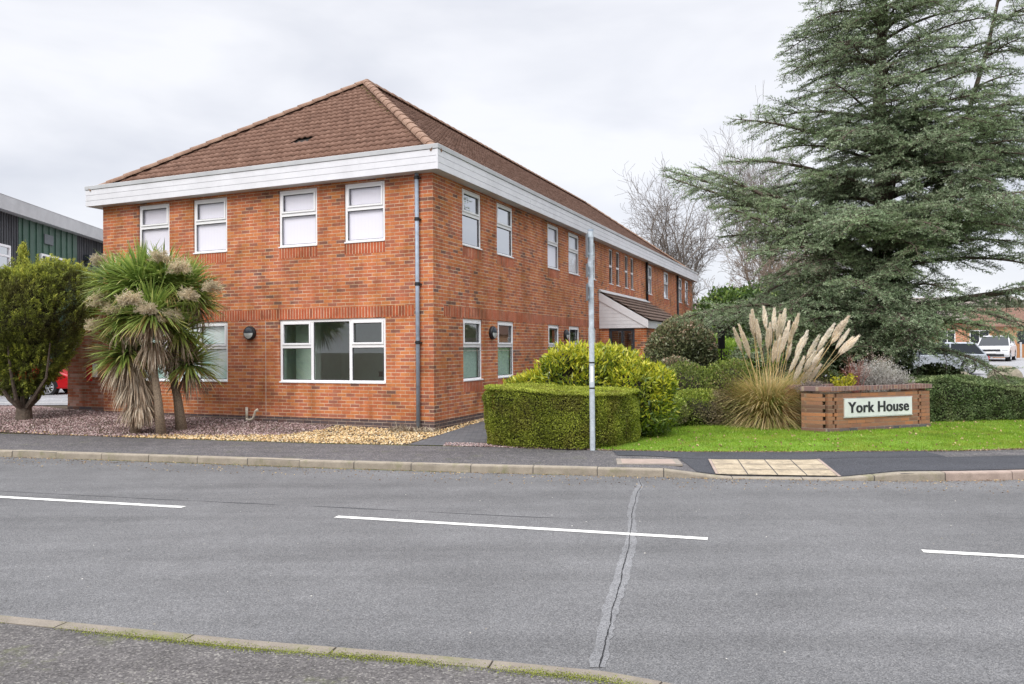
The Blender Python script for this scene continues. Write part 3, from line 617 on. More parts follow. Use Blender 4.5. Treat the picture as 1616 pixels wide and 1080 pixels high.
# windows
def window(f, u0, u1, z0, z1, kind):
    g = fmap(f); fw = .062 if kind != 'slim' else .048; d0, d1 = -.085, -.03
    m = MB(); P = []; S = []      # panes, sashes
    m_ = lambda a, b, c, d, e=d0, h=d1: fbox(m, f, a, b, e, h, c, d)
    sill = .05
    m_(u0+.004, u0+fw, z0+.003, z1-.003); m_(u1-fw, u1-.004, z0+.003, z1-.003); m_(u0+fw, u1-fw, z1-fw, z1-.003); m_(u0+fw, u1-fw, z0+.003, z0+fw)
    fbox(m, f, u0-.0, u1+.0, -.08, .022, z0-.002, z0+.028)       # projecting sill
    zm = (z0+z1)/2+(.09 if kind != 'slim' else .02)
    if f == 'L' and z0 < 2: zm = 1.76
    def light(a, b, opening=True):
        fbox(m, f, a, b, d0, d1, zm-.035, zm+.035)
        if opening:
            s = MB(); w = .042
            fbox(s, f, a, a+w, d0+.01, d1+.022, zm+.036, z1-fw); fbox(s, f, b-w, b, d0+.01, d1+.022, zm+.036, z1-fw)
            fbox(s, f, a+w, b-w, d0+.01, d1+.022, z1-fw-w, z1-fw); fbox(s, f, a+w, b-w, d0+.01, d1+.022, zm+.036, zm+.036+w); S.append(s)
            P.append((a+w, b-w, zm+.036+w, z1-fw-w))
        else: P.append((a, b, zm+.035, z1-fw))
        P.append((a, b, z0+fw, zm-.035))
    if kind.startswith('triple'):
        k = (u1-u0)/3; a, b = u0+k-.03, u1-k+.05
        m_(a-.035, a+.035, z0+fw, z1-fw); m_(b-.035, b+.035, z0+fw, z1-fw)
        light(u0+fw, a-.035); light(b+.035, u1-fw); P.append((a+.035, b-.035, z0+fw, z1-fw))
    else: light(u0+fw, u1-fw, kind != 'slim')
    fr = m.build('window', M_upvc, B, bevel=.004, seg=1)
    for s in S: s.build('sash', M_upvc, fr, bevel=.004, seg=1)
    gm = M_glass2 if kind in ('dark',) else M_glass3 if kind == 'blind' else M_glass
    gk = MB()
    for a, b, c, d in P:
        e = .012
        p = MB(); p.quad(g(a, -.06, c), g(b, -.06, c), g(b, -.06, d), g(a, -.06, d)); p.build('pane', gm, fr)
        fbox(gk, f, a, a+e, -.058, -.045, c, d); fbox(gk, f, b-e, b, -.058, -.045, c, d); fbox(gk, f, a+e, b-e, -.058, -.045, c, c+e); fbox(gk, f, a+e, b-e, -.058, -.045, d-e, d)
    gk.build('gasket', M_gasket, fr)
    if kind == 'ground':
        bl = MB(); fbox(bl, f, u0+.02, u1-.02, -.135, -.13, z0+.03, zm+.0); bl.build('blind', M_frost, fr)
    if kind in ('blind', 'half', 'triple_far'):
        bl = MB(); zz = z0+.03 if kind != 'half' else z0+.03
        fbox(bl, f, u0+.02, u1-.02, -.105, -.10, zz, z1-.02)
        bl.build('blind', M_blind if kind != 'triple_far' else M_curt, fr)
M_frost = plain('pale_green_screen', (.52, .68, .60), .7, var=.05)
M_curt = NM('pale_curtain'); M_curt.col(M_curt.ramp(M_curt.noise(2.2, 4, .6), [(.35, (.42, .68, .62)), (.5, (.72, .84, .80)), (.65, (.88, .92, .90))])); M_curt = M_curt.done(.9)
for w in wins: window(*w)
# fascia: three boards, cap, soffit
fa = MB(); zb = FZ0; hb = (5.70-FZ0)/3
for k in range(3):
    z0 = FZ0+k*hb+.004; z1 = z0+hb-.009
    fa.box((-LW-OV-.02, -OV, z0), (OV, -OV+.02, z1)); fa.box((OV-.02, -OV+.021, z0), (OV, LS+OV, z1))
    fa.box((-LW-OV-.02, -OV+.021, z0), (-LW-OV, LS+OV-.02, z1)); fa.box((-LW-OV, LS+OV-.02, z0), (OV-.021, LS+OV, z1))
fo = fa.build('fascia', M_fascia, B)
fb = MB(); fb.box((-LW-OV-.012, -OV+.012, FZ0), (OV-.012, -OV+.03, 5.70)); fb.box((OV-.03, -OV+.031, FZ0), (OV-.012, LS+OV-.03, 5.70)); fb.build('fascia_backing', M_cap, fo)
jn = MB()
for u in (1.60, 6.75): jn.box((-u-.006, -OV-.003, FZ0), (-u+.006, -OV+.001, 5.70))
for u in (4.8, 9.8, 14.8, 19.8, 24.8): jn.box((OV-.001, u-.006, FZ0), (OV+.003, u+.006, 5.70))
jn.box((OV-.03, -OV-.004, FZ0-.002), (OV+.004, -OV+.03, 5.70)); jn.build('joint_cover', M_fascia, fo)
cp_ = MB(); c = .018
cp_.box((-LW-OV-c-.02, -OV-c, 5.702), (OV+c, -OV+.10, 5.80)); cp_.box((OV-.10, -OV+.101, 5.702), (OV+c, LS+OV+c, 5.80)); cp_.box((-LW-OV-c-.02, -OV+.101, 5.702), (-LW-OV+.10, LS+OV+c, 5.80)); cp_.box((-LW-OV+.101, LS+OV-.1, 5.702), (OV-.101, LS+OV+c, 5.80))
cp_.build('coping', M_cap, fo, bevel=.006, seg=1)
sf = MB(); sf.quad((-LW-OV, -OV+.02, FZ0+.003), (OV-.02, -OV+.02, FZ0+.003), (OV-.02, LS+OV-.02, FZ0+.003), (-LW-OV, LS+OV-.02, FZ0+.003)); sf.build('soffit', M_soffit, B)
# roof of interlocking tiles
AP = Vector((-LW/2, 4.72, 9.20)); AP2 = Vector((-LW/2, LS-4.72, 9.20)); EZ = 5.62; E = .20
c0, c1, c2, c3 = Vector((-LW-E, -E, EZ)), Vector((E, -E, EZ)), Vector((E, LS+E, EZ)), Vector((-LW-E, LS+E, EZ))
def tiled(name, poly, mat, parent, tw=.168, gauge=.30, thick=.032, roll=.026, skip=None, res=6):
    """poly[0]->poly[1] is the eave; tiles laid up the slope"""
    o = poly[0]; u = (poly[1]-poly[0]).normalized(); nn = (poly[1]-poly[0]).cross(poly[-1]-poly[0]).normalized()
    if nn.z < 0: nn = -nn
    s = nn.cross(u)
    if s.z < 0: s = -s
    q = [((p-o).dot(u), (p-o).dot(s)) for p in poly]
    umin, umax = min(a for a, b in q), max(a for a, b in q); smax = max(b for a, b in q)
    def span(h):
        xs_ = []
        for i in range(len(q)):
            (a, b), (c, d) = q[i], q[(i+1) % len(q)]
            if (b-h)*(d-h) <= 0 and b != d: xs_.append(a+(c-a)*(h-b)/(d-b))
        return (min(xs_), max(xs_)) if len(xs_) > 1 else (0, 0)
    V = []; F = []; rn = []
    on, un, sn, nnn = [np.array(w) for w in (o, u, s, nn)]
    rows = int(math.ceil(smax/gauge))
    for r in range(rows):
        h0 = r*gauge; h1 = min(h0+gauge, smax); l0, r0 = span(h0+1e-4); l1, r1 = span(max(h1-1e-4, 0))
        lo, hi = min(l0, l1), max(r0, r1); off = (r % 2)*tw*.0
        k0 = math.floor((lo-off)/tw); k1 = math.ceil((hi-off)/tw)
        for k in range(k0, k1):
            jz = random.uniform(-.004, .004); js = random.uniform(-.006, .006)
            if skip and skip(r, k, off+k*tw): continue
            ua = off+k*tw; n_ = res; base = len(V)
            for i in range(n_+1):
                t = i/n_; uu = ua+t*tw
                w = roll*(max(0, math.sin(t*2*math.pi-.6))**.8 if math.sin(t*2*math.pi-.6) > 0 else 0) - roll*.15*(1-math.cos(t*2*math.pi))*.5
                a0 = min(max(uu, l0), r0); a1 = min(max(uu, l1), r1)
                V.append(on+un*a0+sn*(h0-.03+js)+nnn*(w+thick+jz-.03)); V.append(on+un*a0+sn*(h0-.03+js)+nnn*(w+thick+jz)); V.append(on+un*a1+sn*(h1)+nnn*(w+jz))
            for i in range(n_):
                b = base+i*3; F.append((b, b+3, b+4, b+1)); F.append((b+1, b+4, b+5, b+2))
    return fast(name, V, F, mat, parent)
brk = lambda r, k, ua: (r == 6 and 30 <= k <= 32)
rf = MB(); rf.quad(c0, c1, AP); rf.quad(c1, c2, AP2, AP); rf.quad(c2, c3, AP2); rf.quad(c3, c0, AP, AP2)
for i in range(len(rf.v)): x_, y_, z_ = rf.v[i]; rf.v[i] = (x_, y_, z_-.045)
RO = rf.build('roof', plain('roof_underlay', (.03, .025, .022), .9), B)
tiled('front_tiles', [c0, c1, AP], M_tile, RO, skip=brk)
tiled('side_tiles', [c1, c2, AP2, AP], M_tile, RO, res=5)
tiled('rear_tiles', [c2, c3, AP2], M_tile, RO, res=3); tiled('rear_tiles', [c3, c0, AP, AP2], M_tile, RO, res=3)
def ridge(name, a, b, parent, r=.105, step=.44):
    m = MB(); a, b = Vector(a), Vector(b); L = (b-a).length; t = (b-a).normalized(); side = t.cross(Vector((0, 0, 1))).normalized(); up = side.cross(t)
    s = 0
    while s < L-.02:
        e = min(s+step+.03, L+.03); vs = []; n_ = 8
        for q, rr, lift in ((s, r*1.06, .012), (e, r*.97, .0)):
            for i in range(n_+1):
                an = math.pi*i/n_; vs.append(a+t*q+side*math.cos(an)*rr*1.15+up*(math.sin(an)*rr-.02+lift+random.uniform(-.002, .002)))
        for q, rr in ((s, r*.85),):
            for i in range(n_+1): an = math.pi*i/n_; vs.append(a+t*q+side*math.cos(an)*rr*1.1+up*(math.sin(an)*rr-.03))
        fs = [(i, i+1, n_+2+i, n_+1+i) for i in range(n_)]+[(i, 2*n_+2+i, 2*n_+3+i, i+1) for i in range(n_)]
        m.add(vs, fs); s += step
    return m.build(name, M_ridge, parent, smooth=False)
up = Vector((0, 0, .05))
for a, b in ((c1, AP), (c0, AP), (AP, AP2), (c2, AP2), (c3, AP2)): ridge('ridge_tiles', a+up, b+up, RO)
# moss tufts near the apex and along the hips
def tufts(name, P, parent, n=1, size=.03):
    V, F = leaf_geo(P, rdir(len(P))+[0, 0, .6], R.uniform(.4, 1.4, len(P))*size, size*.8)
    return fast(name, V, F, M_mossleaf, parent, rnd=R.uniform(0, 1, len(P)))
M_mossleaf = leafmat('roof_moss', [(0, (.10, .10, .03)), (.6, (.24, .24, .06)), (1, (.42, .40, .14))], .1)
n = 2600; t = 1-np.abs(R.normal(size=n))*.28; t = np.clip(t, .02, .995); P = np.array(c1)[None]*(1-t[:, None])+np.array(AP)[None]*t[:, None]; P[:, 0] -= .14+np.abs(R.normal(size=n))*.05; P[:, 2] -= .0
n2 = 1100; t = 1-np.abs(R.normal(size=n2))*.18; t = np.clip(t, .02, .99); P2 = np.array(c0)[None]*(1-t[:, None])+np.array(AP)[None]*t[:, None]; P2[:, 0] += .2+np.abs(R.normal(size=n2))*.06; P2[:, 2] += -.05
tufts('moss', np.concatenate([P, P2]), RO)
# downpipes
def pipe(f, u, z0, z1, mat, r=.036, col_z=(), d=.06, shoe=False):
    g = fmap(f); m = MB(); m.tube([g(u, d, z0), g(u, d, z1)], r, 12); o = m.build('downpipe', mat, B, smooth=True)
    for z in col_z:
        k = MB(); k.tube([g(u, d, z-.035), g(u, d, z+.035)], r+.008, 12); fbox(k, f, u-.07, u+.07, .0, d, z-.012, z+.012)
        k.build('pipe_bracket', M_black if mat != M_black else M_anth, o)
pipe('L', .33, -.02, FZ0, M_pipe, .042, (5.2, 4.35, 3.02, 1.82), .07)
pipe('R', 18.75, 3.62, FZ0, M_black, .05, (4.9, 4.0)); pipe('R', 25.45, 0, FZ0, M_black, .05, (4.9, 3.6, 2.2, 1))
# bulkhead lamps
def bulkhead(f, u, z):
    g = fmap(f); m = MB(); c = Vector(g(u, 0, z)); nrm = (Vector(g(u, 1, z))-c)
    ax = Vector(g(u+1, 0, z))-c; n_ = 28
    def ring(r, d): return [c+nrm*d+(ax*math.cos(2*math.pi*i/n_)+Vector((0, 0, 1))*math.sin(2*math.pi*i/n_))*r for i in range(n_)]
    prof = [(.150, 0), (.160, .02), (.158, .06), (.145, .085), (.128, .09)]
    vs = []; [vs.extend(ring(*p)) for p in prof]; fs = [(k*n_+i, k*n_+(i+1) % n_, (k+1)*n_+(i+1) % n_, (k+1)*n_+i) for k in range(4) for i in range(n_)]
    fs.append(tuple(range(4*n_, 5*n_))); m.add(vs, fs); o = m.build('wall_lamp', M_black, B, smooth=False)
    for nm, mat, lo, hi in (('hood', M_anth, 0, math.pi), ('diffuser', plain('lamp_glass', (.62, .64, .62), .3), math.pi, 2*math.pi)):
        q = MB(); vs = []; K = 14; D = 5
        for j in range(D+1):
            rr = .126*(1-j/D); dd = .092+.035*math.sin(j/D*math.pi/2)*(1.25 if nm == 'hood' else 1)
            for i in range(K+1): an = lo+(hi-lo)*i/K; vs.append(c+nrm*dd+(ax*math.cos(an)+Vector((0, 0, 1))*math.sin(an))*rr)
        fs = [(j*(K+1)+i, j*(K+1)+i+1, (j+1)*(K+1)+i+1, (j+1)*(K+1)+i) for j in range(D) for i in range(K)]
        q.add(vs, fs); q.build(nm, mat, o, smooth=True)
bulkhead('L', 4.70, 2.08); bulkhead('R', 2.86, 2.06); bulkhead('R', 8.22, 2.08)
# small waste pipe with U bend by the plinth
m = MB(); g = fmap('L')
m.tube([g(4.78, .06, .40), g(4.78, .06, .12)], .03, 10); m.tube([g(4.78, .06, .15), g(4.74, .10, .12), g(4.62, .14, .12), g(4.52, .16, .15), g(4.48, .16, .24), g(4.44, .16, .33), g(4.38, .16, .36)], .028, 10)
m.build('waste_pipe', M_cream, B, smooth=True)
# porch
PS0, PS1, PD, PZ = 11.8, 18.94, 1.68, 2.345
ptop = 3.60; slope = (ptop-2.60)/PD
po = MB(); po.box((0.004, PS0+.281, -.3), (.30, PS0+.40, PZ)); po.box((0.004, PS0+.06, -.3), (.32, PS0+.28, PZ)); PO = po.build('porch', M_brick, B)
for bx_ in (((1.22, PS0+.06, -.3), (1.62, PS0+.28, PZ)), ((1.40, PS0+.281, -.3), (1.62, PS0+1.4, PZ)), ((1.40, PS1-1.4, -.3), (1.62, PS1-.06, PZ)), ((.004, PS1-.28, -.3), (1.39, PS1-.06, PZ))):
    q = MB(); q.box(*bx_); q.build('porch_pier', M_brick, PO)
df = MB()
for a, b, c_, d_ in ((.325, .41, 0, PZ), (1.13, 1.215, 0, PZ), (.41, 1.13, PZ-.10, PZ), (.41, 1.13, 0, .10), (.74, .80, .1, PZ-.1)): df.box((a, PS0+.10, c_), (b, PS0+.17, d_))
DF = df.build('door', M_anth, PO); q = MB(); q.quad((.41, PS0+.13, .1), (1.13, PS0+.13, .1), (1.13, PS0+.13, PZ-.1), (.41, PS0+.13, PZ-.1)); q.build('pane', M_glass, DF)
q = MB(); q.box((.70, PS0+.06, 1.0), (.725, PS0+.09, 1.5)); q.build('handle', M_galv, DF)
q = MB(); q.box((.9, PS0+3.2, .0), (.95, PS0+3.9, 2.1)); q.box((.3, PS0+2.9, 0), (.6, PS0+3.0, 2.0)); q.build('inner_door', plain('pale_wood', (.42, .27, .14), .5), PO)
q = MB(); q.box((1.45, PS0+1.45, .1), (1.50, PS1-1.45, .16)); q.box((1.45, PS0+1.45, PZ-.1), (1.50, PS1-1.45, PZ))
for t in np.linspace(PS0+1.45, PS1-1.51, 6): q.box((1.451, t, .16), (1.499, t+.06, PZ-.1))
q.build('glazed_front', M_anth, PO); q = MB(); q.quad((1.47, PS0+1.45, .1), (1.47, PS1-1.45, .1), (1.47, PS1-1.45, PZ), (1.47, PS0+1.45, PZ)); q.build('pane', M_glass, PO)
# boarded cheek
for y, nm in ((PS0, 'cheek'), (PS1-.05, 'cheek')):
    ck_ = MB(); zz = PZ
    while zz < ptop-.1:
        z1 = min(zz+.118, ptop-.06); xa = min(PD-.02, (ptop-zz)/slope-.02); xb = max(.006, min(PD-.02, (ptop-z1)/slope-.02))
        ck_.add([(.005, y, zz), (xa, y, zz), (xb, y, z1), (.005, y, z1), (.005, y+.03, zz), (xa, y+.03, zz), (xb, y+.03, z1), (.005, y+.03, z1)], [(0, 1, 2, 3), (7, 6, 5, 4), (0, 4, 5, 1), (1, 5, 6, 2), (2, 6, 7, 3), (3, 7, 4, 0)]); zz += .124
    ck_.quad((.006, y+.02, PZ), (PD-.04, y+.02, PZ), (PD-.04, y+.02, 2.6), (.006, y+.02, ptop), mi=1)
    ck_.build(nm, [M_fascia, M_cap], PO)
bb = MB()
for y in (PS0-.03, PS1-.02):
    bb.add([(.004, y, ptop-.02), (PD+.02, y, 2.60), (PD+.02, y, 2.33), (.004, y, ptop-.30), (.004, y+.03, ptop-.02), (PD+.02, y+.03, 2.60), (PD+.02, y+.03, 2.33), (.004, y+.03, ptop-.30)], [(0, 1, 2, 3), (7, 6, 5, 4), (0, 4, 5, 1), (1, 5, 6, 2), (2, 6, 7, 3), (3, 7, 4, 0)])
bb.box((PD-.01, PS0+.001, PZ-.01), (PD+.02, PS1-.021, 2.58)); bb.build('bargeboard', M_fascia, PO)
cs_ = MB(); cs_.quad((.01, PS0+.02, PZ+.003), (PD-.02, PS0+.02, PZ+.003), (PD-.02, PS1-.02, PZ+.003), (.01, PS1-.02, PZ+.003)); cs_.build('porch_ceiling', M_fascia, PO)
tiled('porch_tiles', [Vector((PD+.06, PS0-.04, 2.60)), Vector((PD+.06, PS1+.02, 2.60)), Vector((.02, PS1+.02, ptop+.02)), Vector((.02, PS0-.04, ptop+.02))], M_ptile, PO, tw=.33, gauge=.30, thick=.05, roll=.008, res=3)
q = MB(); q.add([(.003, PS0-.03, ptop+.10), (.02, PS0-.03, ptop+.10), (.16, PS0-.03, ptop-.02), (.003, PS0-.03, ptop), (.003, PS1+.02, ptop+.10), (.02, PS1+.02, ptop+.10), (.16, PS1+.02, ptop-.02), (.003, PS1+.02, ptop)], [(0, 1, 2, 3), (7, 6, 5, 4), (0, 4, 5, 1), (1, 5, 6, 2), (2, 6, 7, 3), (3, 7, 4, 0)])
q.build('flashing', M_cap, PO)
# dead grass at the foot of the grey downpipe
def wpos(f, u, d, z): v = fmap(f)(u, d, z); c_, s_ = math.cos(-TH), math.sin(-TH); return np.array([CX+v[0]*c_-v[1]*s_, CY+v[0]*s_+v[1]*c_, v[2]])
n = 420; base = np.array([wpos('L', R.uniform(-.15, 1.0), R.uniform(.04, .3), 0) for _ in range(n)]); k = R.uniform(size=n) < .6
V, F = leaf_geo(base+[0, 0, .015], rdir(n)*[1, 1, .5]+[0, 0, .35], R.uniform(.05, .20, n), .016, .3)
tag(fast('dry_weeds', V, F, leafmat('dry_leaf', [(0, (.16, .11, .07)), (.6, (.42, .34, .24)), (1, (.62, .55, .42))], .1), rnd=R.uniform(0, 1, n)), 'dry brown weeds and leaves at the foot of the grey downpipe', 'weeds', kind='stuff')
# wing wall at the left end, with a white raking coping
WW = empty('wing_wall', (CX, CY, 0), -TH, 'short weathered brick wall with raking white coping at the building\'s left end', 'wall')
x0, x1 = -LW-.004, -10.67
m = MB(); pr_ = [(x0, -.1), (x0, 3.05), (-9.62, 2.95), (x1, 1.32), (x1, -.1)]
m.add([(x, .02, z) for x, z in pr_]+[(x, .30, z) for x, z in pr_], [tuple(range(5)), tuple(range(9, 4, -1))]+[(i, i+5, (i+1) % 5+5, (i+1) % 5) for i in range(5)]); m.build('wall', M_wing, WW)
m = MB(); 
for (xa, za), (xb, zb_) in (((x0, 3.06), (-9.60, 2.96)), ((-9.58, 2.97), (x1-.05, 1.26))):
    m.add([(xa, -.02, za), (xb, -.02, zb_), (xb, -.02, zb_+.10), (xa, -.02, za+.10), (xa, .34, za), (xb, .34, zb_), (xb, .34, zb_+.10), (xa, .34, za+.10)], [(0, 1, 2, 3), (7, 6, 5, 4), (0, 4, 5, 1), (1, 5, 6, 2), (2, 6, 7, 3), (3, 7, 4, 0)])
m.build('coping', M_fascia, WW)
m = MB(); m.box((x1-.003, .017, -.1), (x0-.002, .303, .29)); m.build('plinth', M_bluebrick, WW)
m = MB(); m.box((-9.93, -.03, .95), (-9.78, .018, 1.35)); m.build('red_box', plain('red_paint', (.55, .02, .02), .4), WW)
m = MB(); m.box((-9.74, -.01, 1.05), (-9.60, .018, 1.38)); m.build('notice', M_upvc, WW)
# ------------------------------------------------------------------ plants
def shell_points(n, ells, lump=.12, f=2.2, seed=1, depth=.35, zmin=None):
    """points near the surface of a union of ellipsoids, with outward normals"""
    vol = np.array([(e[3]*e[4]+e[4]*e[5]+e[3]*e[5]) for e in ells]); cnt = (n*vol/vol.sum()).astype(int); P = []; Nn = []
    for e, c in zip(ells, cnt):
        d = rdir(c); ce = np.array(e[:3]); r = np.array(e[3:6])
        s = 1-np.abs(R.normal(size=(c, 1)))*depth*.5
        p = ce+d*r*s*(1+lump*snoise(d*r+ce, f, seed)[:, None]+lump*.5*snoise(d*r+ce, f*3, seed+1)[:, None])
        nn = unit(d/r)
        k = np.ones(c, bool)
        for e2 in ells:
            if e2 is e: continue
            q = (p-np.array(e2[:3]))/np.array(e2[3:6]); k &= (q**2).sum(1) > .45
        P.append(p[k]); Nn.append(nn[k])
    P = np.concatenate(P); Nn = np.concatenate(Nn); g = tz(P[:, 0], P[:, 1])+(zmin if zmin else .02); k = P[:, 2] > g
    return P[k], Nn[k]
M_core = plain('shrub_inside', (.030, .026, .016), 1)  # solid filler cores; the shade inside the foliage is put into this colour
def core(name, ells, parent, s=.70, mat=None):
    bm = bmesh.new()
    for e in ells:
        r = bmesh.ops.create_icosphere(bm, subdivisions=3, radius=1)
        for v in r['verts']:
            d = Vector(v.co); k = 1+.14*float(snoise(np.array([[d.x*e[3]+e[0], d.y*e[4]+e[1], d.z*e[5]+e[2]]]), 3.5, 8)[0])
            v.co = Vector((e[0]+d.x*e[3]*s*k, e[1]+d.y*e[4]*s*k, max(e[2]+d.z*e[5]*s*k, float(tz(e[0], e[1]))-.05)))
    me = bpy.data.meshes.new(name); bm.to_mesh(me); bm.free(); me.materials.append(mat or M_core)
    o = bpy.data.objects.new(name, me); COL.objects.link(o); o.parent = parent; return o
def shrub(name, ells, n, L, Wd, mat, label, cat, group=None, lump=.12, f=2.2, seed=1, depth=.4, up=.35, out=.7, bias=.0, bend=.1, stems=8):
    base = empty(name, (ells[0][0], ells[0][1], float(tz(ells[0][0], ells[0][1]))), 0, label, cat, group); o0 = np.array(base.location)
    P, Nn = shell_points(n, ells, lump, f, seed, depth); k = len(P)
    D = unit(Nn*out+rdir(k)*.8+[0, 0, up]); V, F = leaf_geo(P-D*np.reshape(L, (1, 1))*.5, D, R.uniform(.6, 1.3, k)*L, R.uniform(.7, 1.2, k)*Wd, bend)
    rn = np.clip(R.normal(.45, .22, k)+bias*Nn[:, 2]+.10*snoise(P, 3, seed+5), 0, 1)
    fast('foliage', V-o0, F, mat, base, rnd=rn)
    e2 = [(e[0]-o0[0], e[1]-o0[1], e[2]-o0[2], *e[3:]) for e in ells]
    bm_ = core('dark_core', ells, base, min(.70, .88-1.5*lump)); bm_.data.transform(Matrix.Translation(-Vector(o0)))
    if stems:
        m = MB(); z0 = 0
        for i in range(stems):
            e = e2[i % len(e2)]; a = random.uniform(0, 6.28); rr = random.uniform(0, .35)
            m.tube([(e[0]+math.cos(a)*.1, e[1]+math.sin(a)*.1, -.05), (e[0]+math.cos(a)*rr*e[3], e[1]+math.sin(a)*rr*e[4], e[2])], [.02, .008], 5)
        m.build('stems', M_bark, base)
    return base
# clipped box hedge
HB = [(-.50, 13.78), (-.42, 13.58), (.10, 13.26), (.70, 12.98), (1.02, 12.94), (1.38, 13.02), (1.80, 13.30), (2.15, 13.8), (2.36, 14.45), (1.9, 15.2), (.9, 15.3), (.0, 14.9), (-.42, 14.35)]
def hedge(name, poly, zt, n, L, Wd, mat, label, cat, lump=.03, bias=.25, zl=0., rnd_top=.10, top_ratio=.35, group=None, seed=3):
    c = np.array(poly).mean(0); base = empty(name, (c[0], c[1], zl), 0, label, cat, group)
    P2 = np.array(poly+[poly[0]]); d = np.r_[0, np.cumsum(np.linalg.norm(np.diff(P2, axis=0), axis=1))]
    ns = int(n*(1-top_ratio)); s = R.uniform(0, d[-1], ns); x = np.interp(s, d, P2[:, 0]); y = np.interp(s, d, P2[:, 1]); i = np.clip(np.searchsorted(d, s)-1, 0, len(poly)-1)
    t = unit(np.diff(P2, axis=0))[i]; area = np.sum(P2[:-1, 0]*P2[1:, 1]-P2[1:, 0]*P2[:-1, 1]); sg = 1 if area > 0 else -1
    nn = np.stack([t[:, 1]*sg, -t[:, 0]*sg, t[:, 0]*0], 1)
    ztf = zt if callable(zt) else (lambda a, b: a*0+zt)
    h = ztf(x, y); z = zl+R.uniform(.02, 1, ns)*(h-zl); inn = np.clip((z-(h-rnd_top))/rnd_top, 0, 1)**2*rnd_top*.7+.05*np.clip(1-(z-zl)/.25, 0, 1)
    P = np.stack([x, y, z], 1); P = P-nn*inn[:, None]
    P = P+nn*(lump*snoise(P, 2.5, seed)+lump*.6*snoise(P, 8, seed+1)-np.abs(R.normal(size=ns))*.03)[:, None]; NN = nn+[0, 0, .25]
    nt_ = n-ns; x0, y0 = P2.min(0); x1, y1 = P2.max(0); X = R.uniform(x0, x1, nt_*2); Y = R.uniform(y0, y1, nt_*2); k = inpoly(X, Y, poly); X, Y = X[k], Y[k]
    Q = np.stack([X, Y, ztf(X, Y)+R.normal(size=len(X))*.012], 1); Q[:, 2] += lump*.8*snoise(Q, 2.5, seed+2)-.02
    P = np.concatenate([P, Q]); NN = np.concatenate([NN, np.tile([0, 0, 1.], (len(Q), 1))]); m = len(P)
    D = unit(NN*.6+rdir(m)*.9+[0, 0, .2]); V, F = leaf_geo(P-D*L*.4, D, R.uniform(.6, 1.3, m)*L, R.uniform(.7, 1.2, m)*Wd, .1)
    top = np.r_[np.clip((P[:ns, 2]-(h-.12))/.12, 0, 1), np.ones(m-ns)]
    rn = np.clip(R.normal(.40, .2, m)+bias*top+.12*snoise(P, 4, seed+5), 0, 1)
    off = np.array([c[0], c[1], zl]); fast('foliage', V-off, F, mat, base, rnd=rn)
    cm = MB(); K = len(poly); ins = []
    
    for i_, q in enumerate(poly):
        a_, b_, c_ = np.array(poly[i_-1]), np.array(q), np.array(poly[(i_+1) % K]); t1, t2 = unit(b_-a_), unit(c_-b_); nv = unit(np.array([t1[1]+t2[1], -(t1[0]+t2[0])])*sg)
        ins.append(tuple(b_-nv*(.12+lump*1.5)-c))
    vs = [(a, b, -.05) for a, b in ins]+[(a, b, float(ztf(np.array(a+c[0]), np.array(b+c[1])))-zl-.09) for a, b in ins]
    cm.add(vs, [tuple(range(K, 2*K))]+[(i, (i+1) % K, K+(i+1) % K, K+i) for i in range(K)]); cm.build('dark_core', M_core, base)
    return base
M_box = leafmat('box_leaf', [(0, (.06, .075, .012)), (.3, (.18, .22, .028)), (.6, (.34, .39, .045)), (1, (.54, .59, .10))], .25, patch=(.20, .15, .04), patch_amt=.4, ns=2.5)
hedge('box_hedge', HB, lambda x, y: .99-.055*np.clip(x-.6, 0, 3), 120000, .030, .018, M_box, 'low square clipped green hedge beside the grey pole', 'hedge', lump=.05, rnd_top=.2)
M_yel = leafmat('spotted_laurel_leaf', [(0, (.045, .075, .015)), (.30, (.13, .20, .03)), (.50, (.30, .36, .03)), (.72, (.58, .58, .04)), (1, (.80, .74, .10))], .3, rough=.35, patch=(.11, .18, .03), patch_amt=.6, ns=2.0, spec=.5)
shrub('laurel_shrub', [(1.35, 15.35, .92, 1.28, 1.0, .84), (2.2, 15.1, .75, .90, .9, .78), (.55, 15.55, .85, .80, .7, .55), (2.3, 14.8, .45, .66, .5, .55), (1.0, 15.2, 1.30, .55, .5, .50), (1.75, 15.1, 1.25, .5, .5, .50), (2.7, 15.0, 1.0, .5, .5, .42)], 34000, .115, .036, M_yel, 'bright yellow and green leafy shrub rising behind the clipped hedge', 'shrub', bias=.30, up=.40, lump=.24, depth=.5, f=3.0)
M_olive = leafmat('photinia_leaf', [(0, (.04, .05, .025)), (.4, (.13, .16, .07)), (.65, (.23, .25, .12)), (.82, (.33, .28, .18)), (1, (.42, .27, .19))], .15, rough=.4, ns=2, spec=.5)
G1 = 'shrubs between the building and the lawn'
shrub('round_shrub', [(4.72, 22.0, 1.35, 1.06, 1.1, 1.22)], 26000, .085, .045, M_olive, 'large round dark green shrub by the entrance porch', 'shrub', G1, lump=.06, bias=.2)
shrub('round_shrub', [(4.15, 20.0, .78, .62, .6, .68), (4.5, 20.3, .6, .5, .5, .55)], 11000, .07, .04, M_olive, 'small olive shrub in front of the large round shrub', 'shrub', G1, lump=.08, bias=.2)
M_cot = leafmat('cotoneaster_leaf', [(0, (.045, .06, .02)), (.35, (.14, .18, .045)), (.65, (.24, .31, .065)), (.85, (.36, .41, .10)), (1, (.40, .27, .17))], .2, patch=(.20, .28, .03), patch_amt=.55, ns=1.2)
M_brn = leafmat('dead_heather_leaf', [(0, (.06, .045, .04)), (.5, (.16, .12, .10)), (1, (.30, .22, .18))], .1)
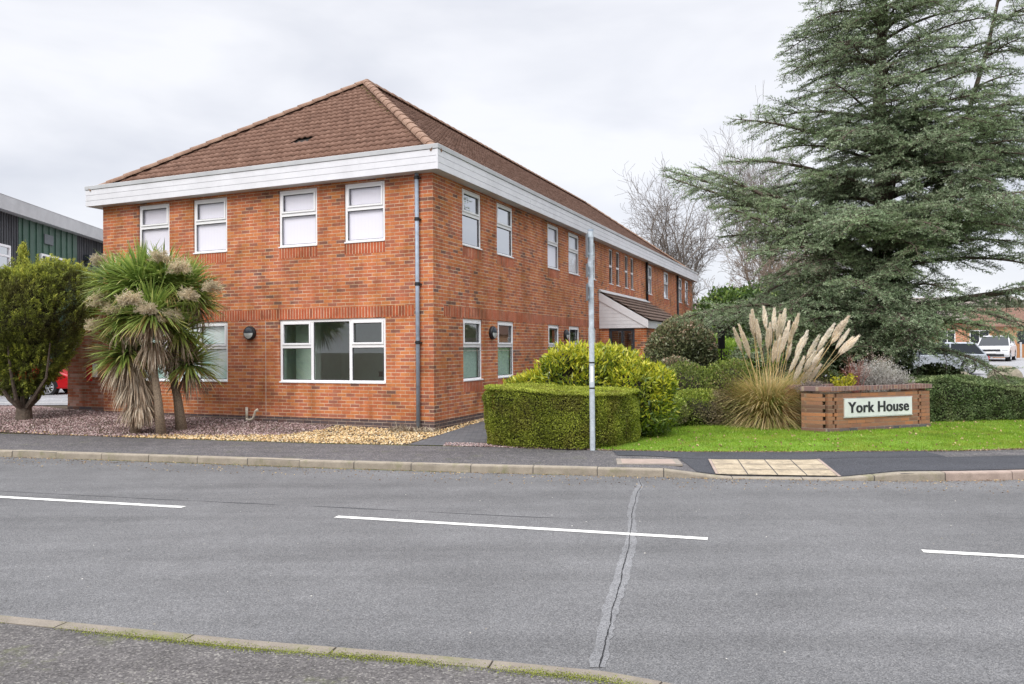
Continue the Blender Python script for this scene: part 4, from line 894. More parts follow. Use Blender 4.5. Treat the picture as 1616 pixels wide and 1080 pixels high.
shrub('spreading_shrub', [(3.9, 17.7, .55, .95, .7, .78), (4.9, 17.6, .62, .85, .7, .85)], 24000, .06, .032, M_cot, 'wide green brown shrub left of the pampas grass', 'shrub', G1, lump=.10, bias=.15)
shrub('low_shrub', [(2.95, 16.6, .30, .85, .55, .48), (3.9, 16.9, .28, .8, .5, .50), (4.75, 17.05, .25, .6, .4, .50)], 26000, .05, .028, leafmat('low_leaf', [(0, (.045, .065, .015)), (.4, (.15, .21, .03)), (.7, (.28, .37, .05)), (1, (.44, .48, .09))], .25, patch=(.25, .18, .14), patch_amt=.8, ns=1.5), 'low yellow green shrub edging the lawn beside the clipped hedge', 'shrub', G1, lump=.14, bias=.2)
shrub('heather_shrub', [(2.75, 16.35, .22, .42, .3, .32)], 3500, .05, .016, M_brn, 'small grey brown heather between yellow shrub and lawn', 'shrub', G1, lump=.2)
shrub('bright_shrub', [(6.9, 28, 1.15, 1.5, 1.2, 1.0), (8.6, 29, 1.1, 1.5, 1.2, .9)], 14000, .12, .07, leafmat('bright_leaf', [(0, (.08, .14, .02)), (.5, (.22, .36, .04)), (1, (.42, .55, .10))], .4), 'light green leafy bank behind the round shrub', 'shrub', G1, lump=.1, bias=.2)
m = MB(); m.box((-.10, -.08, 0), (.10, .08, .50)); m.box((-.12, -.10, .50), (.12, .10, .56)); m.box((-.02, -.02, -1.7), (.02, .02, 0))
o = m.build('litter_bin', M_black, bevel=.01); o.location = (6.55, 24.6, 1.62); tag(o, 'small black box on a post beside the round shrub', 'bin')
# long hedge on the right
HR = [(9.05, 17.0), (10.2, 17.2), (12, 17.35), (14, 17.9), (17, 18.8), (17, 21), (13, 20.4), (10.5, 19.6), (9.2, 18.6), (8.8, 17.6)]
M_rh = leafmat('lonicera_leaf', [(0, (.05, .075, .03)), (.4, (.13, .19, .075)), (.7, (.22, .29, .12)), (1, (.36, .42, .20))], .2, patch=(.16, .17, .07), patch_amt=.4, ns=2)
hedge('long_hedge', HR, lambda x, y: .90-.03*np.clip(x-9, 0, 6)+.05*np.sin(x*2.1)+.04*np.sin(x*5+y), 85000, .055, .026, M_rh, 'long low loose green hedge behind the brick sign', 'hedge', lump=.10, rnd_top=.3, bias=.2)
# ------------------------------------------------------------------ pampas grass
PG = empty('pampas_grass', (5.45, 16.75, .0), 0, 'tall pampas grass with cream feathery plumes left of the brick sign', 'ornamental grass')
def blades(n, r0, Lr, wd, elr, seed=0, segs=6, droop=1.0, base_r=.22):
    az = R.uniform(0, 2*np.pi, n); L = R.uniform(*Lr, n); el = R.uniform(*elr, n); br = R.uniform(0, base_r, n)
    p = np.stack([np.cos(az)*br, np.sin(az)*br, np.zeros(n)], 1); V = np.zeros((n, segs+1, 2, 3)); sd_ = np.stack([-np.sin(az), np.cos(az), az*0], 1)
    dr_ = R.uniform(.7, 1.3, n)*droop
    for j in range(segs+1):
        t = j/segs; w = wd*(1-t**2)*.5+.0008; V[:, j, 0] = p-sd_*w; V[:, j, 1] = p+sd_*w
        a = el-dr_*t*1.5; st = (L/segs)[:, None]; p = p+np.stack([np.cos(az)*np.cos(a), np.sin(az)*np.cos(a), np.sin(a)], 1)*st; p[:, 2] = np.maximum(p[:, 2], .01)
    F = []; j = np.arange(segs); f = np.stack([2*j, 2*j+1, 2*j+3, 2*j+2], 1); F = (f[None]+(np.arange(n)*2*(segs+1))[:, None, None]).reshape(-1, 4)
    return V.reshape(-1, 3), F, np.repeat(R.uniform(0, 1, n), segs)
M_pblade = leafmat('pampas_blade', [(0, (.18, .22, .06)), (.22, (.34, .38, .11)), (.38, (.58, .48, .20)), (.75, (.76, .58, .29)), (1, (.86, .68, .42))], .25)
V1, F1, r1 = blades(4400, .2, (1.0, 1.6), .012, (1.02, 1.54), droop=.95, base_r=.34); V2, F2, r2 = blades(2200, .2, (.7, 1.25), .012, (.4, 1.2), droop=1.1, base_r=.34)
V, F = merge([(V1, F1), (V2, F2)]); fast('leaves', V, F, M_pblade, PG, rnd=np.r_[r1, r2])
M_stalk = plain('pampas_stalk', (.62, .46, .22), .7, var=.25); M_plume = leafmat('pampas_plume', [(0, (.58, .46, .33)), (.5, (.93, .82, .67)), (1, (.99, .95, .86))], .3, .9)
pl_px = [(1168, 532), (1177, 521), (1186, 508), (1193, 505), (1200, 512), (1188, 496), (1198, 527), (1218, 545), (1227, 548), (1213, 530), (1213, 516), (1222, 500), (1232, 535), (1238, 525), (1242, 546), (1252, 560), (1243, 510), (1226, 513), (1256, 500), (1267, 530), (1262, 545), (1275, 560), (1290, 555), (1281, 545), (1297, 528), (1316, 522), (1326, 522), (1334, 530), (1303, 512), (1331, 508), (1340, 540), (1258, 570), (1206, 498), (1272, 575), (1250, 520), (1235, 503), (1322, 515), (1180, 538), (1282, 585)]
for i, (px, py) in enumerate(pl_px):
    py += 15+random.uniform(-6, 6); px += random.uniform(-3, 3); y = 16.75+random.uniform(-.45, .45)*(1-abs(px-1250)/110); X = (px-808)/1240*y*1.0+(-.0); Z = 1.68+(552.5-.007*(px-808)-py)/1240*y
    tip = Vector((X-5.45, y-16.75, Z)); b = Vector(((X-5.45)*.38+random.uniform(-.10, .10), random.uniform(-.15, .15), 0)); dirn = tip-b
    c = b+dirn*.55+Vector((-dirn.x*.14, -dirn.y*.1, .06)); top = c+(tip-c).normalized()*((tip-c).length)
    m = MB(); m.tube([b, b+(c-b)*.5+Vector((0, 0, .03)), c, tip], [.009, .008, .006, .003], 4, caps=False); m.build('stalk', M_stalk, PG)
    ax = np.array((tip-c).normalized()); H = random.uniform(.40, .58); k = 1000; tone = random.uniform(-.22, .22)
    t = R.uniform(0, 1, k); prof = np.sin(np.clip(t*.97+.03, 0, 1)*np.pi)**1.1*(1-.35*t)*.052*random.uniform(.8, 1.15)
    ps = np.array(tip)[None]+ax[None]*(t[:, None]-.45)*H; rd = rdir(k); rd -= ax*(rd@ax)[:, None]; ps = ps+unit(rd)*prof[:, None]*R.uniform(.2, 1, (k, 1))
    V, F = leaf_geo(ps, ax[None]*1.2+unit(rd)*.35+[0, 0, -.05], R.uniform(.04, .10, k), .007, .1)
    fast('plume', V, F, M_plume, PG, rnd=np.clip(R.normal(.6, .2, k)+tone-.25*(t < .10), 0, 1))
# ------------------------------------------------------------------ brick sign planter
SG = empty('brick_sign', (6.15, 15.28, 0), rad(20.0), 'low brick planter wall carrying a white name board on the lawn', 'sign')
SW, SH, SDp = 2.58, .80, 1.0
m = MB(); course = .075; nC = 10
m2 = MB()
for k in range(1, nC):
    z0, z1 = k*course, (k+1)*course-.0005; a = .055 if k % 2 else .0
    m.box((.13+a, .0, z0), (SW-.27-a, .10, z1)); m.box((.0, .001, z0), (.085+a, .10, z1)); m.box((SW-.225-a, .001, z0), (SW, .10, z1))
    # angled left wing
    L_ = .52-.05*(k % 2); ca, sa = math.cos(rad(125)), math.sin(rad(125))
    for s0, s1 in ((.0, .012), (.07+.05*(k % 2), .52)):
        m2.add([(ca*s0-0.0, sa*s0+.004, z0), (ca*s1, sa*s1+.004, z0), (ca*s1+.1*sa, sa*s1-.1*ca+.004, z0), (ca*s0+.1*sa, sa*s0-.1*ca+.004, z0), (ca*s0, sa*s0+.004, z1), (ca*s1, sa*s1+.004, z1), (ca*s1+.1*sa, sa*s1-.1*ca+.004, z1), (ca*s0+.1*sa, sa*s0-.1*ca+.004, z1)], [(0, 3, 2, 1), (4, 5, 6, 7), (0, 1, 5, 4), (1, 2, 6, 5), (2, 3, 7, 6), (3, 0, 4, 7)])
m.box((SW-.1, .101, .075), (SW, SDp, .8)); m.box((-.30, SDp-.1, .075), (SW-.101, SDp, .8))
m.build('wall', M_signbrick, SG); m2.build('wing', M_signbrick, SG)
m = MB(); m.box((.101, .102, .0), (SW-.102, SDp-.102, .72)); m.prism([(.06, .08), (.12, .3), (.1, SDp-.11), (-.25, .5)], 0, .72); m.build('soil_fill', M_soil, SG)
m = MB(); m.box((-.01, -.012, -.02), (SW+.01, .11, .074)); m.prism([(-.012, -.0), (.0-.30, .43), (-.20, .49), (.08, .10)], -.02, .0738); m.build('base_course', M_bluebrick, SG)
m = MB(); m.box((-.03, -.035, .802), (SW+.035, .13, .885)); m.prism([(-.031, -.030), (-.031-.30, .42), (-.20, .50), (.08, .131), (-.031, .125)], .8022, .8848); m.box((SW-.12, .1305, .802), (SW+.035, SDp+.03, .885)); m.box((-.2, SDp-.12, .802), (SW-.1205, SDp+.03, .885))
m.build('coping', M_coping, SG)
m = MB(); m.box((.36, -.028, .285), (2.08, .02, .635)); bd = m.build('name_board', white_mat('sign_white', (.74, .76, .75), .10, .4), SG, bevel=.003)
m = MB(); m.box((.345, -.022, .268), (2.095, .018, .284)); m.box((.345, -.022, .636), (2.095, .018, .652)); m.build('board_frame', M_cap, bd)
cu = bpy.data.curves.new('lettering', 'FONT'); cu.body = 'York House'; cu.size = .262; cu.offset = .003; cu.extrude = .004; cu.align_x = 'CENTER'; cu.align_y = 'CENTER'; cu.space_character = 1.05
to = bpy.data.objects.new('lettering_curve', cu); COL.objects.link(to); bpy.context.view_layer.update()
me = bpy.data.meshes.new_from_object(to.evaluated_get(bpy.context.evaluated_depsgraph_get())); bpy.data.objects.remove(to)
me.name = 'lettering'; me.materials.clear(); me.materials.append(plain('letter_black', (.02, .02, .028), .5)); lo = bpy.data.objects.new('lettering', me); COL.objects.link(lo); lo.parent = bd
wid = max(v.co.x for v in me.vertices)-min(v.co.x for v in me.vertices); sc_ = 1.54/wid
bmx = bmesh.new()
for k_, dx in enumerate((-.006, .0, .006)):
    me2 = me.copy(); me2.transform(Matrix.Translation((dx, 0, .0004*k_))); bmx.from_mesh(me2)
bmx.to_mesh(me); bmx.free()
lo.matrix_local = Matrix.Translation((1.22, -.031, .46)) @ Matrix.Rotation(math.pi/2, 4, 'X') @ Matrix.Diagonal((sc_, sc_*1.0, 1, 1))
def sgw(x, y, z): c_, s_ = math.cos(rad(20)), math.sin(rad(20)); return np.array([6.15+x*c_-y*s_, 15.28+x*s_+y*c_, z])
def twiggy(name, c, n, L, spread, mat, label, cat, r=.15, leaf=None, lm=None, lw=.012, k2=5):
    e = empty(name, tuple(c), 0, label, cat); A = np.stack([R.normal(size=n)*r*.4, R.normal(size=n)*r*.3, np.zeros(n)], 1)
    D = unit(np.stack([R.normal(size=n)*spread, R.normal(size=n)*spread*.6, np.ones(n)], 1)); Ln = R.uniform(.5, 1, (n, 1))*L; Bm = A+D*Ln
    A2 = []; B2 = []
    for j in range(k2):
        t = R.uniform(.35, 1, (n, 1)); a = A+D*Ln*t; b = a+unit(D+rdir(n)*.8)*Ln*.28; A2.append(a); B2.append(b)
    A2 = np.concatenate(A2); B2 = np.concatenate(B2)
    V, F = merge([seg_geo(A, Bm, np.full(n, .004), np.full(n, .002), 3), seg_geo(A2, B2, np.full(len(A2), .002), np.full(len(A2), .001), 3)]); fast('stems', V, F, mat, e)
    if leaf:
        q = np.repeat(np.concatenate([B2, A2, Bm]), leaf, 0)+R.normal(size=((2*len(A2)+n)*leaf, 3))*.018
        V, F = leaf_geo(q, rdir(len(q))+[0, 0, .5], R.uniform(.02, .05, len(q)), lw); fast('leaves', V, F, lm, e, rnd=R.uniform(0, 1, len(q)))
    return e
M_silver = leafmat('silver_leaf', [(0, (.26, .25, .22)), (.5, (.48, .46, .43)), (1, (.66, .64, .60))], .15); M_tw = plain('dry_twig', (.30, .22, .17), .9, var=.3)
twiggy('silver_plant', sgw(1.62, .45, .72), 150, .62, .42, plain('silver_stem', (.45, .42, .38), .9), 'bushy silver grey plant growing in the brick planter', 'plant', r=.25, leaf=4, lm=M_silver)
twiggy('silver_plant', sgw(2.15, .5, .72), 60, .50, .75, plain('silver_stem', (.45, .42, .38), .9), 'spreading pale plant at the right end of the planter', 'plant', r=.15, leaf=4, lm=M_silver)
twiggy('dry_flower', sgw(1.05, .4, .72), 34, .75, .20, plain('red_stem', (.30, .10, .08), .8), 'upright red brown dried flower stems in the planter', 'plant', r=.14, leaf=1, lm=leafmat('dry_head', [(0, (.20, .13, .11)), (1, (.5, .42, .36))], .1))
twiggy('dry_flower', sgw(2.0, .7, .72), 26, .78, .25, M_tw, 'tall thin dry flower heads behind the silver plant', 'plant', r=.16, leaf=2, lm=leafmat('dry_head_pale', [(0, (.40, .32, .26)), (1, (.65, .56, .48))], .1))
twiggy('yellow_plant', sgw(.72, .35, .74), 30, .34, .35, M_tw, 'small yellow leafed plant in the planter', 'plant', r=.12, leaf=4, lm=leafmat('yellow_leaf', [(0, (.20, .24, .02)), (.6, (.52, .50, .03)), (1, (.7, .62, .06))], .3), lw=.03)
twiggy('grey_heather', sgw(.05, .55, .72), 90, .26, .5, M_tw, 'low grey purple heather at the left end of the planter', 'plant', r=.25, leaf=2, lm=leafmat('heather_grey', [(0, (.15, .12, .12)), (1, (.38, .33, .32))], .1))
twiggy('grass_tuft', sgw(.35, 1.6, .0), 120, 1.15, .45, plain('tuft_stem', (.30, .30, .14), .9), 'wispy olive grass tuft behind the planter', 'plant', r=.35, leaf=1, lm=M_pblade)
# ------------------------------------------------------------------ sign pole
SP = empty('sign_pole', (1.31, 12.93, 0), 0, 'tall grey galvanised pole with parking plates seen edge on', 'sign post')
m = MB(); m.tube([(0, 0, -.2), (0, 0, 3.60)], .044, 16); m.build('pole', M_galv, SP, smooth=False)
m = MB(); m.tube([(0, 0, 3.60), (0, 0, 3.635)], .047, 16); m.build('cap', M_pipe, SP)
for z0, z1 in ((3.17, 3.56), (2.85, 3.07), (2.46, 2.74)):
    m = MB(); m.box((-.070, -.17, z0), (-.064, .17, z1)); pt = m.build('sign_plate', plain('plate_back', (.20, .24, .27), .5, .3), SP, bevel=.001, seg=1)
    for z in ((z0+.05, z1-.05)):
        q = MB(); q.box((-.064, -.14, z-.018), (-.050, .14, z+.018)); q.tube([(0, 0, z-.014), (0, 0, z+.014)], .0475, 16); q.build('clamp', M_galv, pt)
for z in (1.02, 1.44): m = MB(); m.tube([(0, 0, z-.012), (0, 0, z+.012)], .0465, 16); m.build('band', M_black, SP)
m = MB(); K = 10
for i in range(K):
    a0, a1 = rad(-125+60*i/K), rad(-125+60*(i+1)/K); m.quad((math.cos(a0)*.0452, math.sin(a0)*.0452, 1.12), (math.cos(a1)*.0452, math.sin(a1)*.0452, 1.12), (math.cos(a1)*.0452, math.sin(a1)*.0452, 1.38), (math.cos(a0)*.0452, math.sin(a0)*.0452, 1.38))
m.build('sticker', M_upvc, SP)
# ------------------------------------------------------------------ cabbage palms
M_cordy = leafmat('cordyline_leaf', [(0, (.09, .14, .04)), (.35, (.21, .31, .07)), (.7, (.40, .50, .12)), (.9, (.56, .58, .20)), (1, (.58, .40, .17))], .35, rough=.4, spec=.5, ns=3)
M_deadl = leafmat('dead_leaf', [(0, (.16, .105, .07)), (.4, (.36, .26, .18)), (.8, (.52, .41, .30)), (1, (.66, .56, .43))], .15, .8)
M_pan = leafmat('dry_panicle', [(0, (.58, .48, .31)), (.5, (.84, .73, .52)), (1, (.95, .87, .68))], .4)
M_ctrunk = NM('cordyline_bark'); M_ctrunk.col(M_ctrunk.ramp(M_ctrunk.noise(40, 5, .7), [(.3, (.14, .10, .07)), (.7, (.40, .31, .22))])); M_ctrunk.bump(M_ctrunk.noise(60, 4), 1, .015); M_ctrunk = M_ctrunk.done(.95)
def sword(C0, n, L, wd, zr, dead=False, base=.06, droopk=1.0, segs=5):
    zc = R.uniform(*zr, n); az = R.uniform(0, 2*np.pi, n); ch = np.sqrt(np.maximum(0, 1-zc**2)); D = np.stack([ch*np.cos(az), ch*np.sin(az), zc], 1)
    Ln = R.uniform(.75, 1.1, n)*L; p = C0+D*base; V = np.zeros((n, segs+1, 2, 3)); S = unit(np.cross(D, rdir(n)*.35+[0, 0, 1])); d = D.copy(); g = R.uniform(.2, 1.1, (n, 1))*droopk
    for j in range(segs+1):
        t = j/segs; w = wd*.5*min(1, .45+t*2.2)*(1-t**2.5)+.001; V[:, j, 0] = p-S*w; V[:, j, 1] = p+S*w
        d = unit(d+np.array([[0, 0, -1.]])*g*.28*(t+.2)); p = p+d*(Ln/segs)[:, None]; p[:, 2] = np.maximum(p[:, 2], .10)
    j = np.arange(segs); f = np.stack([2*j, 2*j+1, 2*j+3, 2*j+2], 1); F = (f[None]+(np.arange(n)*2*(segs+1))[:, None, None]).reshape(-1, 4)
    low = np.clip((.0-zc)*.9, 0, .5)
    return V.reshape(-1, 3), F, np.repeat(np.clip(R.normal(.50, .2, n)+low, 0, 1), segs)
def palm(name, base, trunk, heads, label, skirt=(), pans=(), tr=.082):
    o = empty(name, base, 0, label, 'palm tree', 'cabbage palms in the gravel bed'); b = np.array(base)
    m = MB(); n_ = len(trunk); pts = [Vector(p)-Vector(base) for p in trunk]; m.tube(pts, [tr*(1.35 if i == 0 else 1-.08*i) for i in range(n_)], 14)
    for h in heads: m.tube([pts[-1], Vector(h[:3])-Vector(base)], [tr*.75, tr*.5], 10)
    m.build('trunk', M_ctrunk, o, smooth=True)
    for h in heads:
        L = h[3]; V1, F1, r1 = sword(np.array(h[:3])-b, int(430*h[4]), L*1.08, .042, (-.45, 1.0)); fast('leaf_crown', V1, F1, M_cordy, o, rnd=r1)
        V2, F2, r2 = sword(np.array(h[:3])-b+[0, 0, -.06], int(90*h[4]), L*.90, .034, (-1., -.4), droopk=1.6); fast('dead_leaves', V2, F2, M_deadl, o, rnd=R.uniform(0, 1, len(r2)))
    for s in skirt:
        c = np.array(s[:3])-b; V1, F1, r1 = sword(c, s[4], s[3], .034, (-1, -.55), droopk=2.2, base=.12); V1[:, 2] = np.maximum(V1[:, 2], .05); fast('dead_leaves', V1, F1, M_deadl, o, rnd=np.clip(r1-.2+R.uniform(-.4, .4, len(r1)), 0, 1))
    for q in pans:
        cq = np.array([0, 0, 1.68]); c = cq+(np.array(q[:3])-cq)*.962-b; q = (*q[:3], q[3]*.92); n = int(210*q[3]/.3); d = rdir(n); d[:, 2] = np.abs(d[:, 2])*.8-.25; d = unit(d); a = c+rdir(n)*.06; e = a+d*R.uniform(.5, 1, (n, 1))*q[3]
        nn = n*6; i = R.integers(0, n, nn); t = R.uniform(.35, 1, (nn, 1)); a2 = a[i]*(1-t)+e[i]*t; e2 = a2+unit(d[i]+rdir(nn)*1.1)*R.uniform(.03, .08, (nn, 1))
        V, F = seg_geo(a, e, np.full(n, .0022), np.full(n, .0012), 3); V2, F2 = seg_geo(a2, e2, np.full(nn, .0042), np.full(nn, .003), 3); V, F = merge([(V, F), (V2, F2)])
        fast('flower_panicle', V, F, M_pan, o, rnd=R.uniform(0, 1, len(F)))
def PP(px, py, y):      # helper: a point at distance y along the view
    return ((px-808)/1240*y*1.0+.008*0, y, 1.68+(550.4-.008*(px-808)-py)/1240*y)
palm('cabbage_palm', (-7.12, 15.95, .02), [(-7.12, 15.95, -.1), (-7.2, 15.98, .7), (-7.32, 16.0, 1.5), (-7.45, 16.02, 2.1)],
     [(*PP(222, 452, 15.9), .86, 1.35), (*PP(240, 498, 15.5), .76, 1.1), (*PP(258, 448, 16.0), .78, 1.0), (*PP(200, 505, 15.9), .74, .9)], 'middle cabbage palm with the thick bare trunk and spiky crown',
     pans=[(*PP(206, 476, 15.25), .27), (*PP(232, 490, 15.3), .2)], skirt=[(*PP(243, 535, 15.9), .62, 150)])
palm('cabbage_palm', (-6.95, 16.55, .05), [(-6.95, 16.55, -.1), (-7.05, 16.55, .7), (-7.2, 16.55, 1.4), (-7.15, 16.55, 2.0)],
     [(*PP(292, 458, 16.5), .74, 1.1), (*PP(312, 478, 16.6), .62, .6), (*PP(282, 525, 16.3), .72, .8), (*PP(297, 575, 16.6), .80, .75)], 'right cabbage palm leaning in front of the white window',
     pans=[(*PP(284, 424, 16.2), .26), (*PP(268, 502, 15.9), .26), (*PP(336, 455, 16.5), .2), (*PP(253, 408, 16.2), .22), (*PP(298, 468, 16.0), .2)], tr=.092, skirt=[(*PP(278, 545, 16.5), .62, 120)])
palm('cabbage_palm', (-7.72, 16.1, .02), [(-7.72, 16.1, -.1), (-7.75, 16.1, .8), (-7.9, 16.1, 1.5), (-8.0, 16.2, 2.2)],
     [(*PP(186, 452, 16.3), .74, 1.0), (*PP(200, 560, 16.1), .78, 1.0)], 'left cabbage palm hidden by its hanging brown dead leaves',
     pans=[(*PP(158, 478, 16.2), .25), (*PP(150, 515, 16.3), .2), (*PP(157, 412, 16.6), .16), (*PP(180, 490, 16.0), .2)], skirt=[(*PP(214, 590, 16.1), .75, 380), (*PP(222, 625, 16.1), .60, 320), (*PP(205, 560, 16.1), .8, 220)])
# ------------------------------------------------------------------ clipped conifer on the left
CB = np.array([-11.37, 18.3, .11]); CT = empty('conifer', tuple(CB), 0, 'bushy yellow green conifer with a short branching trunk at the left edge', 'tree')
m = MB(); m.tube([(0, 0, -.1), (0, 0, .28)], [.20, .16], 10)
for i in range(13):
    a = i*2.4; r_ = random.uniform(.35, .95); z = random.uniform(.85, 1.5); m.tube([(0, 0, .2), (math.cos(a)*r_*.45, math.sin(a)*r_*.45, .5), (math.cos(a)*r_, math.sin(a)*r_*.8, z), (math.cos(a)*r_*1.2, math.sin(a)*r_, z+.8)], [.07, .05, .03, .015], 6)
m.build('trunk', M_bark, CT)
n = 100000; d = rdir(n); zc = R.uniform(0, 1, n)**.85
def cone_r(z): return np.interp(z, [0, .12, .35, .62, .80, .9, .97, 1], [.30, .55, .95, 1.36, 1.40, 1.28, .95, .4])
az = R.uniform(0, 2*np.pi, n); rr = cone_r(zc)*(1-np.abs(R.normal(size=n))*.10)
top = R.uniform(size=n) < .22; rr[top] = np.sqrt(R.uniform(0, 1, top.sum()))*1.3; zc[top] = 1.02-.13*(rr[top]/1.3)**2.5+R.normal(size=top.sum())*.015
Q = np.stack([np.cos(az)*rr*1.12-.05, np.sin(az)*rr*.85, .72+zc*2.62], 1); Q += unit(Q-[0, 0, 2])*(.16*snoise(Q, 1.6, 4)+.10*snoise(Q, 5, 5)+.05*snoise(Q, 14, 15))[:, None]
h = R.uniform(0, 1, 2500); lead = np.stack([.0+R.normal(size=2500)*.16*(1-h), R.normal(size=2500)*.16*(1-h), 3.32+h*.66], 1)
Q = np.concatenate([Q, lead]); nq = len(Q); outw = unit(Q-[0, 0, 1.4]); D = unit(outw*.55+rdir(nq)*.7+[0, 0, .35])
nc = 3000; ci_ = R.choice(nq, nc, replace=False); per_ = 52; ii = np.repeat(np.arange(nc), per_); ax_ = unit(outw[ci_]*.8+rdir(nc)*.45+[0, 0, .45]); tt_ = R.uniform(-.25, 1, nc*per_)
S_ = Q[ci_][ii]+ax_[ii]*(tt_*R.uniform(.08, .24, nc)[ii])[:, None]+R.normal(size=(nc*per_, 3))*.030*(1.15-np.clip(tt_, 0, 1))[:, None]
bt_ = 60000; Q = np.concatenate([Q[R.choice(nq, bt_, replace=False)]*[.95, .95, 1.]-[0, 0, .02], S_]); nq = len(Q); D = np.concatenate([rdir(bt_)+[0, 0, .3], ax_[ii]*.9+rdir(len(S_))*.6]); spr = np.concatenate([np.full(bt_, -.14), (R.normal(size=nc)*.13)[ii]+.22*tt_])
V, F = leaf_geo(Q, unit(D), R.uniform(.03, .075, nq), R.uniform(.010, .020, nq), .15)
M_con = leafmat('conifer_foliage', [(0, (.06, .055, .02)), (.3, (.14, .155, .035)), (.55, (.25, .30, .055)), (.8, (.45, .49, .075)), (1, (.68, .68, .12))], .2, patch=(.11, .085, .035), patch_amt=.45, ns=1.4)
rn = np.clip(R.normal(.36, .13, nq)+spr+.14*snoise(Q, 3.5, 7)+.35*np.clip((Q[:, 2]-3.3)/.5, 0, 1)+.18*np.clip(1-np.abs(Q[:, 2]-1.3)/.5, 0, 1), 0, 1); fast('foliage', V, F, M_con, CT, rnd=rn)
oo = core('dark_core', [(-.05, 0, 2.2, .95, .8, 1.1), (-.05, 0, 2.9, 1.15, .9, .65)], CT, .8)
for v in oo.data.vertices: v.co.z = max(v.co.z, .9)
# ------------------------------------------------------------------ trees
def bare_tree(name, base, H, label, mat, lean=(0, 0), spread=.55, levels=6, r0=.22, seed=1, group='bare winter trees behind the building', fork=.3, nb=3, cat='tree', shrink=.74):
    rs = np.random.default_rng(seed); A = []; Bq = []; ra = []; rb = []; lv = []
    st = [(np.zeros(3), unit(np.array([lean[0], lean[1], 1.])), H*.64*fork, r0*.9, 0)]
    while st:
        p, d, L, r, l = st.pop(); k = 4 if l < 3 else 3; q = p
        for i in range(k):
            d = unit(d+rs.normal(size=3)*(.06+.035*l)+[0, 0, .05 if l > 1 else .02]); q2 = q+d*L/k; r2 = r*(1-.30/k*(i+1)) if i == k-1 else r*(1-.08); A.append(q); Bq.append(q2); ra.append(r); rb.append(r*.92); lv.append(l); r = r*.92; q = q2
            if l >= 1 and l < levels and i < k-1 and rs.uniform() < .75:
                dd = unit(d+unit(np.cross(d, rs.normal(size=3)))*spread*1.5); st.append((q, dd, L*shrink*rs.uniform(.55, .9), r*.5, l+1))
        if l < levels:
            for j in range(nb if l < 2 else 2):
                dd = unit(d+unit(np.cross(d, rs.normal(size=3)))*spread*rs.uniform(.6, 1.3)+[0, 0, .08]); st.append((q, dd, L*shrink*rs.uniform(.8, 1.15), r*.66, l+1))
    A, Bq, ra, rb, lv = map(np.array, (A, Bq, ra, rb, lv)); o = empty(name, base, 0, label, cat, group)
    k = lv <= 1; V, F = seg_geo(A[k], Bq[k], ra[k], rb[k], 7); fast('trunk', V, F, mat, o, smooth=True)
    k = lv > 1; V, F = seg_geo(A[k], Bq[k], np.maximum(ra[k]*.95, .009), np.maximum(rb[k]*.95, .007), 3); fast('crown', V, F, mat, o)
    return o, Bq[lv >= levels-1]
M_twigb = plain('brown_twig_bark', (.24, .185, .14), .95, var=.25, scale=2)
bt = [((9.3, 46, .2), 15.5, 'large pale bare tree rising just behind the roof end', .33, 11, .30, (-.05, 0), M_palebark, .55), ((11.8, 47, .2), 14.0, 'bare tree with curving pale limbs right of the roof end', .27, 22, .26, (-.15, 0), M_palebark, .55),
      ((15.2, 50, .3), 18.5, 'tall slender bare tree behind the tip of the cedar\'s long left branch', .22, 33, .34, (0, 0), M_palebark, .38), ((17.6, 54, .3), 20.5, 'tallest bare tree showing above the cedar\'s long left branch', .24, 44, .34, (.0, 0), M_palebark, .38),
      ((13.0, 42, .3), 11.5, 'short tangled brown bare tree beside the building end', .13, 55, .22, (0, 0), M_twigb, .55), ((14.6, 44, .3), 13.0, 'twiggy brown bare tree behind the green ivy tree', .14, 66, .22, (0, 0), M_twigb, .55),
      ((11.4, 41, .3), 9.5, 'low brown bare tree nearest the building end wall', .11, 77, .2, (.1, 0), M_twigb, .6), ((17.0, 45, .3), 13.5, 'brown bare tree deep behind the cedar', .15, 88, .22, (0, 0), M_twigb, .55),
      ((19.5, 47, .3), 14.0, 'rightmost brown bare tree, seen through the cedar', .15, 91, .22, (0, 0), M_twigb, .55)]
for base, H, lab, r0, sd__, fk, ln, mt, spr in bt: bare_tree('bare_tree', base, H*(1.28 if H < 17 else 1.02), lab, mt, ln, spr, 6, r0*1.0, sd__, fork=fk, shrink=.76)
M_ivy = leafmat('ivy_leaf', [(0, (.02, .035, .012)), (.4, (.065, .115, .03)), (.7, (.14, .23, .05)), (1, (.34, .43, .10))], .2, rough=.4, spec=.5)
shrub('ivy_tree', [(8.8, 33, 2.2, 1.2, 1.0, 2.3), (10.2, 34, 2.0, 1.4, 1.2, 2.4), (12.3, 36, 2.2, 1.8, 1.3, 2.6), (11.2, 34, 1.2, 1.5, 1.0, 1.5)], 26000, .17, .11, M_ivy, 'dark green ivy covered tree between building end and cedar', 'tree', lump=.2, bias=.1)
for x, y, h, s in ((14.5, 38, 2.6, 2.2), (18, 41, 2.2, 2.5), (13.5, 48, 3.5, 3)):
    shrub('evergreen_shrub', [(x, y, h*.5+.2, s, s*.7, h*.75), (x+s*.7, y+.5, h*.4, s*.7, s*.6, h*.6)], 9000, .17, .10, M_ivy if y < 40 else M_cot, {38: 'dark evergreen shrub in the shade behind the cedar trunk', 41: 'olive evergreen shrub behind the cedar, furthest right', 48: 'broad olive thicket behind the bare trees'}[y], 'shrub', lump=.2, bias=.1)
